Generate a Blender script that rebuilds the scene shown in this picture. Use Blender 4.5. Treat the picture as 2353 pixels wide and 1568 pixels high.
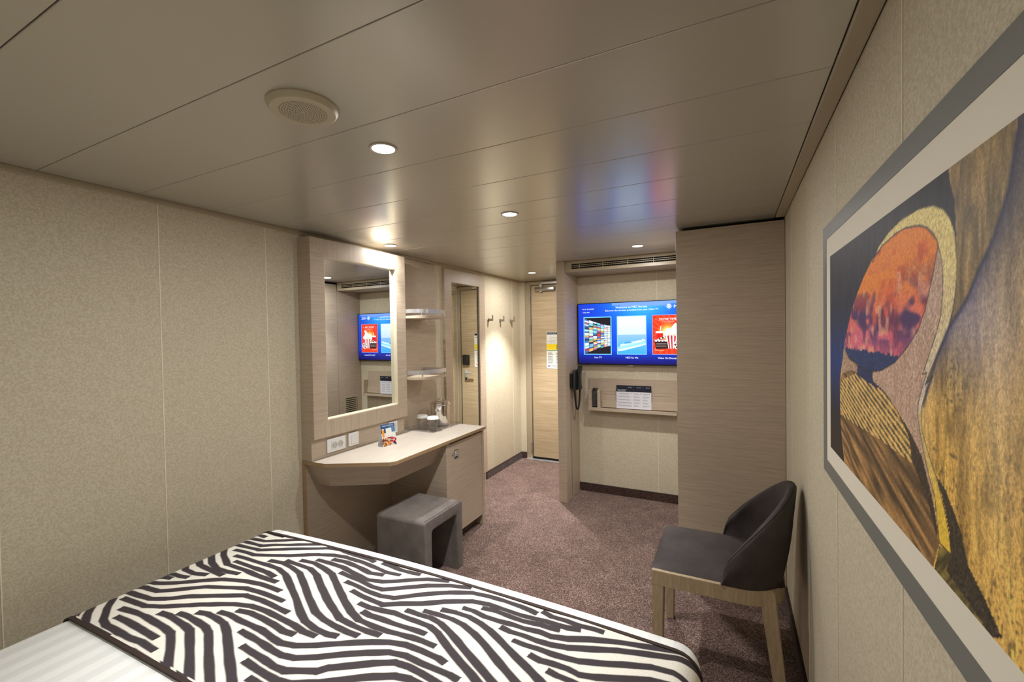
import bpy, bmesh, math, random
import numpy as np
from mathutils import Matrix, Vector

for o in list(bpy.data.objects):
    bpy.data.objects.remove(o)
SC = bpy.context.scene
COL = SC.collection
PI = math.pi

# ------------------------------------------------------------------ camera
CAM = Vector((0.0, 0.0, 1.487))
YAW, PITCH, ROLL = 0.463713, 0.017639, -0.016218
def cam_axes():
    cy, sy, cp, sp, cr, sr = (math.cos(YAW), math.sin(YAW), math.cos(PITCH), math.sin(PITCH), math.cos(ROLL), math.sin(ROLL))
    Rz = np.array([[cy, sy, 0], [-sy, cy, 0], [0, 0, 1]])
    B = np.array([[1, 0, 0], [0, 0, -1], [0, 1, 0]])
    P = np.array([[1, 0, 0], [0, cp, -sp], [0, sp, cp]])
    Q = np.array([[cr, -sr, 0], [sr, cr, 0], [0, 0, 1]])
    return Q @ P @ B @ Rz
M3 = cam_axes()
cd = bpy.data.cameras.new('camera')
cd.sensor_width = 36.0
cd.sensor_fit = 'HORIZONTAL'
cd.lens = 36.0 * 1008.01 / 2353.0
cd.clip_start = 0.02
co = bpy.data.objects.new('camera', cd)
COL.objects.link(co)
mw = Matrix.Identity(4)
for i in range(3):
    mw[i][0] = M3[0][i]
    mw[i][1] = -M3[1][i]
    mw[i][2] = -M3[2][i]
    mw[i][3] = CAM[i]
co.matrix_world = mw
SC.camera = co

# ------------------------------------------------------------------ world, view
w = bpy.data.worlds.new('world')
SC.world = w
w.use_nodes = True
w.node_tree.nodes['Background'].inputs[0].default_value = (0.0, 0.0, 0.0, 1)
SC.view_settings.view_transform = 'Standard'
SC.view_settings.look = 'None'
SC.view_settings.gamma = 1.0
SC.view_settings.use_curve_mapping = False
EXPO = 0.0
SC.view_settings.exposure = EXPO
LAMP_W = 92.0         # narrow beam of one downlight
LAMP_GLOW = 9.8       # wide glow of its frosted diffuser
LAMP_COL = (1.0, 0.985, 0.955)
TV_GAIN = 1.5

# ------------------------------------------------------------------ helpers
def lin(c):
    return tuple((x / 12.92 if x <= 0.04045 else ((x + 0.055) / 1.055) ** 2.4) for x in (v / 255.0 for v in c))

ORIG = {}
def box(bm, x0, x1, y0, y1, z0, z1):
    vs = [bm.verts.new(p) for p in ((x0, y0, z0), (x1, y0, z0), (x1, y1, z0), (x0, y1, z0), (x0, y0, z1), (x1, y0, z1), (x1, y1, z1), (x0, y1, z1))]
    for f in ((0, 3, 2, 1), (4, 5, 6, 7), (0, 1, 5, 4), (1, 2, 6, 5), (2, 3, 7, 6), (3, 0, 4, 7)):
        bm.faces.new([vs[i] for i in f])
    return vs

def bx(x0, x1, y0, y1, z0, z1, bev=0.0, seg=2):
    bm = bmesh.new()
    box(bm, x0, x1, y0, y1, z0, z1)
    if bev:
        bmesh.ops.bevel(bm, geom=list(bm.edges), offset=bev, segments=seg, profile=0.5, affect='EDGES')
    return bm

def boxes(lst):
    bm = bmesh.new()
    for b in lst:
        box(bm, *b)
    return bm

def prism(pts, z0, z1, bev=0.0, top=None):
    bm = bmesh.new()
    top = top or pts
    a = [bm.verts.new((p[0], p[1], z0)) for p in pts]
    b = [bm.verts.new((p[0], p[1], z1)) for p in top]
    n = len(pts)
    bm.faces.new(a[::-1])
    bm.faces.new(b)
    for i in range(n):
        bm.faces.new((a[i], a[(i + 1) % n], b[(i + 1) % n], b[i]))
    bmesh.ops.recalc_face_normals(bm, faces=list(bm.faces))
    if bev:
        bmesh.ops.bevel(bm, geom=list(bm.edges), offset=bev, segments=2, profile=0.5, affect='EDGES')
    return bm

def lathe(prof, n=32, c=(0, 0, 0), close=True, bm=None, axis='z'):
    bm = bm or bmesh.new()
    rings = []
    for r, z in prof:
        ring = []
        for i in range(n):
            a = 2 * PI * i / n
            p = (r * math.cos(a), r * math.sin(a), z)
            if axis == 'x':
                p = (p[2], p[0], p[1])
            elif axis == 'y':
                p = (p[0], p[2], p[1])
            ring.append(bm.verts.new((c[0] + p[0], c[1] + p[1], c[2] + p[2])))
        rings.append(ring)
    for a, b in zip(rings[:-1], rings[1:]):
        for i in range(n):
            bm.faces.new((a[i], a[(i + 1) % n], b[(i + 1) % n], b[i]))
    if close:
        bm.faces.new(rings[0][::-1])
        bm.faces.new(rings[-1])
    bmesh.ops.recalc_face_normals(bm, faces=list(bm.faces))
    return bm

def sweep(path, r, n=10, bm=None, sec=None):
    """tube of radius r (or section sec) along path"""
    bm = bm or bmesh.new()
    pts = [Vector(p) for p in path]
    rings = []
    ref = Vector((0, 0, 1))
    for i, p in enumerate(pts):
        t = (pts[min(i + 1, len(pts) - 1)] - pts[max(i - 1, 0)]).normalized()
        s = t.cross(ref)
        if s.length < 1e-4:
            s = t.cross(Vector((1, 0, 0)))
        s.normalize()
        u = s.cross(t)
        ring = []
        if sec:
            for a, b in sec:
                ring.append(bm.verts.new(p + s * a + u * b))
        else:
            for k in range(n):
                a = 2 * PI * k / n
                ring.append(bm.verts.new(p + s * (r * math.cos(a)) + u * (r * math.sin(a))))
        rings.append(ring)
    m = len(rings[0])
    for a, b in zip(rings[:-1], rings[1:]):
        for i in range(m):
            bm.faces.new((a[i], a[(i + 1) % m], b[(i + 1) % m], b[i]))
    bm.faces.new(rings[0][::-1])
    bm.faces.new(rings[-1])
    bmesh.ops.recalc_face_normals(bm, faces=list(bm.faces))
    return bm

def obj(name, bm, mat, parent=None, smooth=False):
    if isinstance(bm, bpy.types.Mesh):
        me = bm
    else:
        me = bpy.data.meshes.new(name)
        bm.to_mesh(me)
        bm.free()
    if mat:
        me.materials.append(mat)
    o = bpy.data.objects.new(name, me)
    COL.objects.link(o)
    if parent is None:
        co_ = np.empty(len(me.vertices) * 3)
        me.vertices.foreach_get('co', co_)
        co_ = co_.reshape(-1, 3)
        lo, hi = co_.min(0), co_.max(0)
        base = Vector(((lo[0] + hi[0]) / 2, (lo[1] + hi[1]) / 2, lo[2]))
    else:
        base = ORIG[parent.name]
    me.transform(Matrix.Translation(-base))
    if parent is None:
        o.location = base
    else:
        o.parent = parent
    ORIG[o.name] = base
    if smooth:
        me.shade_smooth()
        try:
            me.set_sharp_from_angle(angle=math.radians(smooth if smooth > 1 else 40))
        except Exception:
            pass
    return o

def tag(o, label=None, cat=None, group=None, kind=None):
    if label:
        o['label'] = label
    if cat:
        o['category'] = cat
    if group:
        o['group'] = group
    if kind:
        o['kind'] = kind
    return o

def thing(name, loc, label=None, cat=None, group=None, kind=None):
    o = bpy.data.objects.new(name, None)
    COL.objects.link(o)
    o.empty_display_size = 0.05
    o.location = loc
    ORIG[o.name] = Vector(loc)
    return tag(o, label, cat, group, kind)

def struct(name, bm, mat, smooth=False):
    return tag(obj(name, bm, mat, None, smooth), kind='structure')

def dup(root, loc, label=None, group=None):
    r = root.copy()
    COL.objects.link(r)
    r.location = loc
    ORIG[r.name] = Vector(loc)
    if label:
        r['label'] = label
    if group:
        r['group'] = group
    for ch in list(root.children):
        c = ch.copy()
        COL.objects.link(c)
        c.parent = r
        for g in list(ch.children):
            d = g.copy()
            COL.objects.link(d)
            d.parent = c
    return r

# ------------------------------------------------------------------ materials
def newmat(name):
    m = bpy.data.materials.new(name)
    m.use_nodes = True
    nt = m.node_tree
    b = nt.nodes['Principled BSDF']
    return m, nt, b

def plain(name, rgb, rough=0.5, metal=0.0, spec=0.5, coat=0.0, srgb=True, bump=0.0, bscale=200.0):
    m, nt, b = newmat(name)
    c = lin(rgb) if srgb else rgb
    b.inputs['Base Color'].default_value = (*c, 1)
    b.inputs['Roughness'].default_value = rough
    b.inputs['Metallic'].default_value = metal
    b.inputs['Specular IOR Level'].default_value = spec
    b.inputs['Coat Weight'].default_value = coat
    if bump:
        tc = nt.nodes.new('ShaderNodeTexCoord')
        nz = nt.nodes.new('ShaderNodeTexNoise')
        nz.inputs['Scale'].default_value = bscale
        bp = nt.nodes.new('ShaderNodeBump')
        bp.inputs['Strength'].default_value = bump
        bp.inputs['Distance'].default_value = 0.001
        nt.links.new(tc.outputs['Object'], nz.inputs['Vector'])
        nt.links.new(nz.outputs['Fac'], bp.inputs['Height'])
        nt.links.new(bp.outputs['Normal'], b.inputs['Normal'])
    return m

def noise_node(nt, vec, scale, detail=2.0, rough=0.5):
    n = nt.nodes.new('ShaderNodeTexNoise')
    n.inputs['Scale'].default_value = scale
    n.inputs['Detail'].default_value = detail
    n.inputs['Roughness'].default_value = rough
    nt.links.new(vec, n.inputs['Vector'])
    return n.outputs['Fac']

def mapping(nt, scale, rot=(0, 0, 0), src='Object'):
    tc = nt.nodes.new('ShaderNodeTexCoord')
    mp = nt.nodes.new('ShaderNodeMapping')
    mp.inputs['Scale'].default_value = scale
    mp.inputs['Rotation'].default_value = rot
    nt.links.new(tc.outputs[src], mp.inputs['Vector'])
    return mp.outputs['Vector']

def ramp(nt, fac, stops):
    r = nt.nodes.new('ShaderNodeValToRGB')
    while len(r.color_ramp.elements) < len(stops):
        r.color_ramp.elements.new(0.5)
    for e, (p, c) in zip(r.color_ramp.elements, stops):
        e.position = p
        e.color = (*c, 1)
    nt.links.new(fac, r.inputs['Fac'])
    return r.outputs['Color']

def mixc(nt, a, b, fac, mode='MIX'):
    m = nt.nodes.new('ShaderNodeMix')
    m.data_type = 'RGBA'
    m.blend_type = mode
    if isinstance(fac, (int, float)):
        m.inputs['Factor'].default_value = fac
    else:
        nt.links.new(fac, m.inputs['Factor'])
    for s, v in (('A', a), ('B', b)):
        i = [x for x in m.inputs if x.name == s and x.type == 'RGBA'][0]
        if isinstance(v, tuple):
            i.default_value = (*v, 1)
        else:
            nt.links.new(v, i)
    return [x for x in m.outputs if x.type == 'RGBA'][0]

def bumpn(nt, b, h, strength, dist):
    bp = nt.nodes.new('ShaderNodeBump')
    bp.inputs['Strength'].default_value = strength
    bp.inputs['Distance'].default_value = dist
    nt.links.new(h, bp.inputs['Height'])
    nt.links.new(bp.outputs['Normal'], b.inputs['Normal'])

def wood(name, scale, dark, light, rough=0.42):
    m, nt, b = newmat(name)
    v = mapping(nt, scale)
    v2 = mapping(nt, tuple(s * 0.28 for s in scale))
    n1 = noise_node(nt, v, 1.0, 3.0, 0.6)
    n2 = noise_node(nt, v2, 1.0, 2.0, 0.5)
    c1 = ramp(nt, n1, ((0.30, lin(dark)), (0.66, lin(light))))
    c2 = ramp(nt, n2, ((0.3, (0.93, 0.92, 0.905)), (0.7, (1.03, 1.03, 1.03))))
    nt.links.new(mixc(nt, c1, c2, 1.0, 'MULTIPLY'), b.inputs['Base Color'])
    b.inputs['Roughness'].default_value = rough
    b.inputs['Specular IOR Level'].default_value = 0.35
    bumpn(nt, b, n1, 0.12, 0.0006)
    return m

WD, WL = (168, 151, 132), (190, 174, 155)
M_WOOD_H = wood('oak_horizontal_grain', (7, 7, 430), WD, WL)
M_WOOD_V = wood('oak_vertical_grain', (430, 430, 7), WD, WL)
M_WOOD_TOP = wood('oak_desktop_laminate', (330, 6, 60), (190, 181, 168), (207, 199, 188), 0.33)
M_WOOD_EDGE = wood('oak_edge_band', (5, 5, 320), (150, 124, 92), (172, 146, 112))
M_DOOR = wood('door_oak_cathedral', (3, 3, 95), (160, 140, 110), (184, 165, 136))
M_BEECH = wood('chair_ash_wood', (120, 120, 16), (158, 138, 110), (178, 158, 129), 0.38)

def wallpaper(name, a, b_):
    m, nt, b = newmat(name)
    v = mapping(nt, (1, 1, 1))
    n1 = noise_node(nt, v, 150.0, 3.0, 0.65)
    n2 = noise_node(nt, v, 420.0, 1.0, 0.5)
    c1 = ramp(nt, n1, ((0.40, lin(a)), (0.60, lin(b_))))
    c2 = ramp(nt, n2, ((0.3, (0.93, 0.93, 0.92)), (0.7, (1.04, 1.04, 1.04))))
    nt.links.new(mixc(nt, c1, c2, 1.0, 'MULTIPLY'), b.inputs['Base Color'])
    b.inputs['Roughness'].default_value = 0.6
    b.inputs['Specular IOR Level'].default_value = 0.25
    bumpn(nt, b, n1, 0.15, 0.0008)
    return m
M_WALL = wallpaper('beige_wallcovering', (192, 181, 157), (211, 201, 180))
M_STRIP = plain('pale_joint_strip', (236, 226, 204), 0.45)
M_CEIL = plain('satin_ceiling_paint', (186, 180, 167), 0.24, 0.28, 0.8)
M_CEIL.node_tree.nodes['Principled BSDF'].inputs['IOR'].default_value = 1.72
M_CEILGAP = plain('dark_ceiling_gap', (84, 76, 64), 0.8)
M_CORNICE = plain('beige_cornice_paint', (168, 155, 131), 0.4)
M_METALFRAME = plain('beige_door_frame_paint', (158, 143, 120), 0.4)
M_BLACKGAP = plain('black_shadow_gap', (14, 12, 11), 0.8)  # near-black colour standing in for the shade inside gaps and recesses
M_WHITEPL = plain('white_plastic', (226, 226, 226), 0.35)
M_BLACKPL = plain('black_plastic', (18, 19, 20), 0.38)
M_PHONE = plain('dark_grey_phone_plastic', (42, 46, 47), 0.36)
M_CHROME = plain('polished_chrome', (226, 222, 216), 0.06, 1.0)
M_BRUSH = plain('brushed_steel', (150, 148, 142), 0.32, 1.0)
M_SATIN = plain('satin_aluminium', (205, 206, 208), 0.3, 0.75)
M_GREYHOOK = plain('grey_hook_metal', (150, 145, 132), 0.4, 0.5)
M_MIRROR = plain('mirror_silver', (232, 236, 234), 0.0, 1.0)
M_SPEAKER = plain('cream_speaker_plastic', (184, 172, 146), 0.5)
M_RING = plain('lamp_trim_ring_paint', (184, 176, 162), 0.35, 0.3)
M_MAT = plain('cream_picture_mount', (230, 223, 207), 0.7)
M_GREYFRAME = plain('grey_picture_frame', (116, 117, 112), 0.45)
M_PAPERCAP = plain('white_paper_cap', (238, 238, 236), 0.6)
M_BASE = plain('bed_base_fabric', (60, 50, 46), 0.9)
M_PIPING = plain('dark_brown_piping', (52, 36, 32), 0.8)

def carpet(name, dark, mid, light, dim=1.0):
    m, nt, b = newmat(name)
    v = mapping(nt, (1, 1, 1))
    n1 = noise_node(nt, v, 210.0, 2.0, 0.6)
    n2 = noise_node(nt, v, 7.0, 3.0, 0.55)
    n3 = noise_node(nt, v, 46.0, 2.0, 0.5)
    c1 = ramp(nt, n1, ((0.36, lin(dark)), (0.50, lin(mid)), (0.64, lin(light))))
    c2 = ramp(nt, n2, ((0.34, (0.80, 0.78, 0.78)), (0.66, (1.10, 1.10, 1.10))))
    c3 = ramp(nt, n3, ((0.3, (0.86, 0.85, 0.85)), (0.7, (1.06, 1.06, 1.06))))
    c = mixc(nt, mixc(nt, c1, c2, 1.0, 'MULTIPLY'), c3, 1.0, 'MULTIPLY')
    nt.links.new(c, b.inputs['Base Color'])
    b.inputs['Roughness'].default_value = 0.95
    b.inputs['Specular IOR Level'].default_value = 0.1
    b.inputs['Sheen Weight'].default_value = 0.15
    bumpn(nt, b, n1, 0.6, 0.004)
    return m
M_CARPET = carpet('mauve_brown_carpet', (66, 49, 44), (97, 76, 69), (160, 137, 127))
M_SKIRT = carpet('dark_carpet_skirting', (50, 34, 30), (68, 50, 44), (98, 77, 69))

def leather(name, a, b_, rough, sheen=0.0):
    m, nt, b = newmat(name)
    v = mapping(nt, (1, 1, 1))
    n1 = noise_node(nt, v, 9.0, 4.0, 0.6)
    n2 = noise_node(nt, v, 500.0, 1.0)
    nt.links.new(ramp(nt, n1, ((0.35, lin(a)), (0.65, lin(b_)))), b.inputs['Base Color'])
    b.inputs['Roughness'].default_value = rough
    b.inputs['Specular IOR Level'].default_value = 0.3
    b.inputs['Sheen Weight'].default_value = sheen
    bumpn(nt, b, n2, 0.1, 0.0005)
    return m
M_STOOL = leather('grey_suede_leather', (97, 90, 85), (117, 109, 104), 0.7, 0.1)
M_CHAIR = leather('dark_brown_leather', (48, 41, 40), (64, 56, 54), 0.55, 0.03)

def striped_linen(name):
    m, nt, b = newmat(name)
    tc = nt.nodes.new('ShaderNodeTexCoord')
    sx = nt.nodes.new('ShaderNodeSeparateXYZ')
    nt.links.new(tc.outputs['Object'], sx.inputs[0])
    a = nt.nodes.new('ShaderNodeMath'); a.operation = 'MULTIPLY'; a.inputs[1].default_value = 2 * PI / 0.072
    s = nt.nodes.new('ShaderNodeMath'); s.operation = 'SINE'
    g = nt.nodes.new('ShaderNodeMath'); g.operation = 'GREATER_THAN'; g.inputs[1].default_value = 0.0
    nt.links.new(sx.outputs['X'], a.inputs[0]); nt.links.new(a.outputs[0], s.inputs[0]); nt.links.new(s.outputs[0], g.inputs[0])
    nt.links.new(mixc(nt, lin((229, 231, 230)), lin((237, 239, 237)), g.outputs[0]), b.inputs['Base Color'])
    mr = nt.nodes.new('ShaderNodeMapRange')
    mr.inputs['To Min'].default_value = 0.5; mr.inputs['To Max'].default_value = 0.75
    nt.links.new(g.outputs[0], mr.inputs['Value']); nt.links.new(mr.outputs[0], b.inputs['Roughness'])
    v = mapping(nt, (1, 1, 1))
    bumpn(nt, b, noise_node(nt, v, 6.0, 3.0), 0.25, 0.02)
    return m
M_LINEN = striped_linen('white_satin_stripe_linen')

def glass(name, tint=(1, 1, 1), rough=0.0):
    m, nt, b = newmat(name)
    b.inputs['Base Color'].default_value = (*tint, 1)
    b.inputs['Transmission Weight'].default_value = 1.0
    b.inputs['Roughness'].default_value = rough
    b.inputs['IOR'].default_value = 1.45
    return m
def thin_glass(name, tint, blend):
    m = bpy.data.materials.new(name)
    m.use_nodes = True
    nt = m.node_tree
    nt.nodes.clear()
    out = nt.nodes.new('ShaderNodeOutputMaterial')
    tr = nt.nodes.new('ShaderNodeBsdfTransparent')
    tr.inputs[0].default_value = (*tint, 1)
    gl = nt.nodes.new('ShaderNodeBsdfGlossy')
    gl.inputs['Roughness'].default_value = 0.03
    lw = nt.nodes.new('ShaderNodeLayerWeight')
    lw.inputs['Blend'].default_value = 0.5
    pw = nt.nodes.new('ShaderNodeMath'); pw.operation = 'POWER'; pw.inputs[1].default_value = 4.0
    fr = nt.nodes.new('ShaderNodeMath'); fr.operation = 'MULTIPLY_ADD'; fr.inputs[1].default_value = blend; fr.inputs[2].default_value = 0.05
    nt.links.new(lw.outputs['Facing'], pw.inputs[0])
    nt.links.new(pw.outputs[0], fr.inputs[0])
    mx = nt.nodes.new('ShaderNodeMixShader')
    nt.links.new(fr.outputs[0], mx.inputs[0])
    nt.links.new(tr.outputs[0], mx.inputs[1])
    nt.links.new(gl.outputs[0], mx.inputs[2])
    nt.links.new(mx.outputs[0], out.inputs[0])
    return m
M_GLASS = thin_glass('clear_glass', (0.95, 0.95, 0.96), 0.75)

def attr_mat(name, rough=0.5, emit=0.0, grain=None, coat=0.0, spec=0.4):
    m, nt, b = newmat(name)
    at = nt.nodes.new('ShaderNodeAttribute')
    at.attribute_name = 'Col'
    c = at.outputs['Color']
    if grain:
        v = mapping(nt, grain[0])
        n = noise_node(nt, v, grain[1], 3.0, 0.7)
        c = mixc(nt, c, ramp(nt, n, ((0.3, (grain[2],) * 3), (0.7, (grain[3],) * 3))), 1.0, 'MULTIPLY')
    if emit:
        b.inputs['Base Color'].default_value = (0.01, 0.01, 0.012, 1)
        nt.links.new(c, b.inputs['Emission Color'])
        b.inputs['Emission Strength'].default_value = emit
    else:
        nt.links.new(c, b.inputs['Base Color'])
    b.inputs['Roughness'].default_value = rough
    b.inputs['Specular IOR Level'].default_value = spec
    b.inputs['Coat Weight'].default_value = coat
    b.inputs['Coat Roughness'].default_value = 0.12
    return m
M_PRINT = attr_mat('printed_paper', 0.5)
M_SCREEN = attr_mat('lit_screen', 0.12, 1.0 * TV_GAIN)
M_RUNNER = attr_mat('runner_printed_cotton', 0.85, 0.0, ((1, 1, 1), 300.0, 0.86, 1.1), 0.0, 0.15)
M_PAINT = attr_mat('pastel_painting', 0.5, 0.0, ((1, 1.0, 0.55), 330.0, 0.66, 1.30), 0.0, 0.35)

m, nt, b = newmat('lamp_diffuser')
b.inputs['Emission Color'].default_value = (1.0, 0.97, 0.92, 1)
b.inputs['Emission Strength'].default_value = 14.0
M_LAMP = m

# ------------------------------------------------------------------ flat print
def text_polys(s, size, align='LEFT', weight=0.0):
    cu = bpy.data.curves.new('t', 'FONT')
    cu.body = s
    cu.size = size
    cu.align_x = align
    cu.resolution_u = 2
    cu.offset = 0.0
    ob = bpy.data.objects.new('t', cu)
    COL.objects.link(ob)
    dg = bpy.context.evaluated_depsgraph_get()
    me = bpy.data.meshes.new_from_object(ob.evaluated_get(dg))
    V = [(v.co.x, v.co.y) for v in me.vertices]
    F = [tuple(p.vertices) for p in me.polygons]
    bpy.data.objects.remove(ob)
    bpy.data.curves.remove(cu)
    bpy.data.meshes.remove(me)
    return V, F

class Flat:
    """flat print: coloured polygons laid on a plane (u right, v up)"""
    def __init__(self):
        self.V, self.F, self.C = [], [], []
    def poly(self, pts, c, layer=0):
        n = len(self.V)
        self.V += [(p[0], p[1], layer) for p in pts]
        self.F.append(tuple(range(n, n + len(pts))))
        self.C.append(lin(c))
        return self
    def rect(self, u0, v0, u1, v1, c, layer=0):
        return self.poly([(u0, v0), (u1, v0), (u1, v1), (u0, v1)], c, layer)
    def disc(self, u, v, r, c, layer=0, n=18, r2=None):
        r2 = r2 or r
        return self.poly([(u + r * math.cos(2 * PI * i / n), v + r2 * math.sin(2 * PI * i / n)) for i in range(n)], c, layer)
    def text(self, s, u, v, size, c, layer=5, align='LEFT', weight=0.0):
        V, F = text_polys(s, size, align, weight)
        n = len(self.V)
        self.V += [(u + a, v + b_, layer) for a, b_ in V]
        for f in F:
            self.F.append(tuple(i + n for i in f))
            self.C.append(lin(c))
        return self
    def star(self, u, v, r, c, layer=5):
        for k in range(16):
            a = 2 * PI * k / 16
            R = r if k % 4 == 0 else (r * 0.82 if k % 2 == 0 else r * 0.62)
            d = 0.12
            self.poly([(u + 0.42 * r * math.cos(a - d * 1.3), v + 0.42 * r * math.sin(a - d * 1.3)), (u + R * math.cos(a), v + R * math.sin(a)), (u + 0.42 * r * math.cos(a + d * 1.3), v + 0.42 * r * math.sin(a + d * 1.3))], c, layer)
        n = 20
        for k in range(n):
            a0, a1 = 2 * PI * k / n, 2 * PI * (k + 1) / n
            self.poly([(u + r * q * math.cos(a), v + r * q * math.sin(a)) for q, a in ((0.40, a0), (0.52, a0), (0.52, a1), (0.40, a1))], c, layer)
        self.disc(u, v, r * 0.27, c, layer, 12)
        return self
    def build(self, name, o, U, Vv, N, mat, parent, eps=0.00012):
        o, U, Vv, N = Vector(o), Vector(U), Vector(Vv), Vector(N)
        me = bpy.data.meshes.new(name)
        me.from_pydata([tuple(o + U * a + Vv * b_ + N * (l * eps)) for a, b_, l in self.V], [], self.F)
        at = me.color_attributes.new('Col', 'FLOAT_COLOR', 'CORNER')
        k = 0
        arr = np.ones((len(me.loops), 4), dtype=np.float32)
        for p, c in zip(me.polygons, self.C):
            arr[p.loop_start:p.loop_start + p.loop_total, :3] = c
        at.data.foreach_set('color', arr.ravel())
        return obj(name, me, mat, parent)
# ================================================================== THE ROOM
XL, XR, YB, YF, ZC = -2.25, 0.265, -0.85, 4.71, 2.10
YTV, XCOR = 3.97, -1.361

floor = struct('floor', bx(XL - 0.05, XR + 0.05, YB - 0.05, YF + 0.05, -0.06, 0.0), M_CARPET)

# ceiling: dark backing with long satin panels lying across the room
ceiling = struct('ceiling', bx(XL - 0.05, XR + 0.05, YB - 0.05, YF + 0.05, ZC + 0.012, ZC + 0.06), M_CEILGAP)
PITCH_C = 0.3047
first = None
k0 = -4
for k in range(k0, 16):
    y0 = 0.356 + PITCH_C * (k - 1)
    y1 = y0 + PITCH_C
    if y1 < YB or y0 > YF:
        continue
    if first is None:
        first = bx(XL + 0.018, 0.2165, 0.001, PITCH_C - 0.001, ZC, ZC + 0.011, 0.002, 2)
        me = bpy.data.meshes.new('ceiling_panel')
        first.to_mesh(me)
        me.materials.append(M_CEIL)
    o = bpy.data.objects.new('ceiling_panel', me)
    COL.objects.link(o)
    o.parent = ceiling
    o.location = Vector((0, y0, 0)) - ORIG[ceiling.name]

def wall_panels(wall, lines, make):
    for a, b_ in zip(lines[:-1], lines[1:]):
        obj('wall_panel', make(a, b_), M_WALL, wall)
def joint(wall, bm):
    obj('joint_strip', bm, M_STRIP, wall)

wl = struct('wall_left', bx(XL - 0.06, XL - 0.012, YB - 0.05, YF + 0.05, 0.0, ZC), M_WALL)
ls = [YB] + [1.04 + 0.496 * i for i in range(-3, 8) if YB < 1.04 + 0.496 * i < YF - 0.05] + [YF]
wall_panels(wl, ls, lambda a, b_: bx(XL - 0.012, XL, a, b_, 0.0, ZC))
for y in ls[1:-1]:
    joint(wl, bx(XL, XL + 0.0014, y - 0.0018, y + 0.0018, 0.07, ZC - 0.02))
wr = struct('wall_right', bx(XR + 0.012, XR + 0.06, YB - 0.05, YF + 0.05, 0.0, ZC), M_WALL)
rs = [YB] + [-0.572, -0.055, 0.462, 0.979, 1.505, 2.021, 2.537] + [YTV]
wall_panels(wr, rs, lambda a, b_: bx(XR, XR + 0.012, a, b_, 0.0, ZC))
for y in rs[1:-1]:
    joint(wr, bx(XR - 0.0014, XR, y - 0.0018, y + 0.0018, 0.07, ZC - 0.003))
wb = struct('wall_back', bx(XL - 0.05, XR + 0.05, YB - 0.06, YB - 0.012, 0.0, ZC), M_WALL)
bs = [XL, -1.75, -1.25, -0.75, -0.25, XR]
wall_panels(wb, bs, lambda a, b_: bx(a, b_, YB - 0.012, YB, 0.0, ZC))
wt = struct('wall_television', bx(-1.30, XR + 0.05, YTV + 0.012, YTV + 0.05, 0.0, ZC), M_WALL)
ts = [-1.30, -0.575, XR]
wall_panels(wt, ts, lambda a, b_: bx(a, b_, YTV, YTV + 0.012, 0.0, ZC))
joint(wt, bx(-0.5762, -0.5738, YTV - 0.0008, YTV, 0.07, 2.005))
we = struct('wall_entrance', boxes([(XL - 0.05, -2.17, YF, YF + 0.05, 0, ZC), (-1.365, -1.25, YF, YF + 0.05, 0, ZC), (-2.17, -1.365, YF + 0.03, YF + 0.05, 0, ZC)]), M_WALL)
wc = struct('wall_corridor', boxes([(XCOR, -1.30, YTV, 3.985, 0, ZC), (XCOR, -1.30, 4.67, YF, 0, ZC), (XCOR, -1.30, 3.985, 4.67, 2.03, ZC)]), M_WALL)

# cornices
struct('trim_1', bx(XL, XL + 0.012, YB, YF - 0.0, ZC - 0.02, ZC + 0.004, 0.003), M_CORNICE)
struct('trim_2', bx(XL + 0.012, XCOR, YF - 0.012, YF, ZC - 0.02, ZC + 0.004, 0.003), M_CORNICE)
struct('trim_3', bx(0.219, XR - 0.0025, YB, 2.80, ZC - 0.006, ZC + 0.006, 0.004, 3), M_CORNICE)
struct('trim_4', bx(-1.287, -0.295, YTV - 0.014, YTV, 1.992, 2.005, 0.004), M_CORNICE)
# carpet-covered skirting
def skirt(name, a):
    s = struct(name, bx(*a, 0.0, 0.066, 0.001), M_SKIRT)
    obj('top_bead', bx(a[0], a[1], a[2], a[3], 0.066, 0.075, 0.003), M_PIPING, s)
skirt('baseboard_left', (XL, XL + 0.014, 3.86, YF))
skirt('baseboard_left_room', (XL, XL + 0.014, YB, 1.72))
skirt('baseboard_entrance', (XL + 0.014, -2.172, YF - 0.014, YF))
skirt('baseboard_television', (-1.287, -0.295, YTV - 0.014, YTV))
skirt('baseboard_right', (XR - 0.014, XR, YB, 2.79))

# ------------------------------------------------------------------ entrance door
d1 = thing('door_1', (-1.755, YF, 0), kind='structure')
fr = obj('door_frame', boxes([(-2.171, -2.102, YF - 0.012, YF + 0.03, 0.0, 2.09), (-1.404, -1.363, YF - 0.012, YF + 0.03, 0.0, 2.09), (-2.102, -1.404, YF - 0.012, YF + 0.03, 2.043, 2.09)]), M_METALFRAME, d1)
lf = obj('door_leaf', bx(-2.098, -1.408, YF - 0.004, YF + 0.026, 0.034, 2.038, 0.002), M_DOOR, d1)
obj('metal_edge', boxes([(-2.0985, -2.089, YF - 0.0062, YF - 0.003, 0.034, 2.038), (-1.417, -1.4075, YF - 0.0062, YF - 0.003, 0.034, 2.038)]), M_BRUSH, lf)
obj('gap', boxes([(-2.10, -1.406, YF + 0.004, YF + 0.028, 0.005, 0.034)]), M_BLACKGAP, d1)
obj('threshold', bx(-2.171, -1.363, YF - 0.05, YF + 0.0, 0.0, 0.010, 0.003), M_SATIN, d1)
for z0, z1 in ((1.851, 1.96), (1.468, 1.582), (0.097, 0.202)):
    h = obj('hinge', lathe([(0.0075, z0), (0.0075, (z0 + z1) / 2 - 0.001), (0.006, (z0 + z1) / 2), (0.0075, (z0 + z1) / 2 + 0.001), (0.0075, z1)], 12, (-2.106, YF - 0.016, 0)), M_GREYHOOK, d1, 30)
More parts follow.
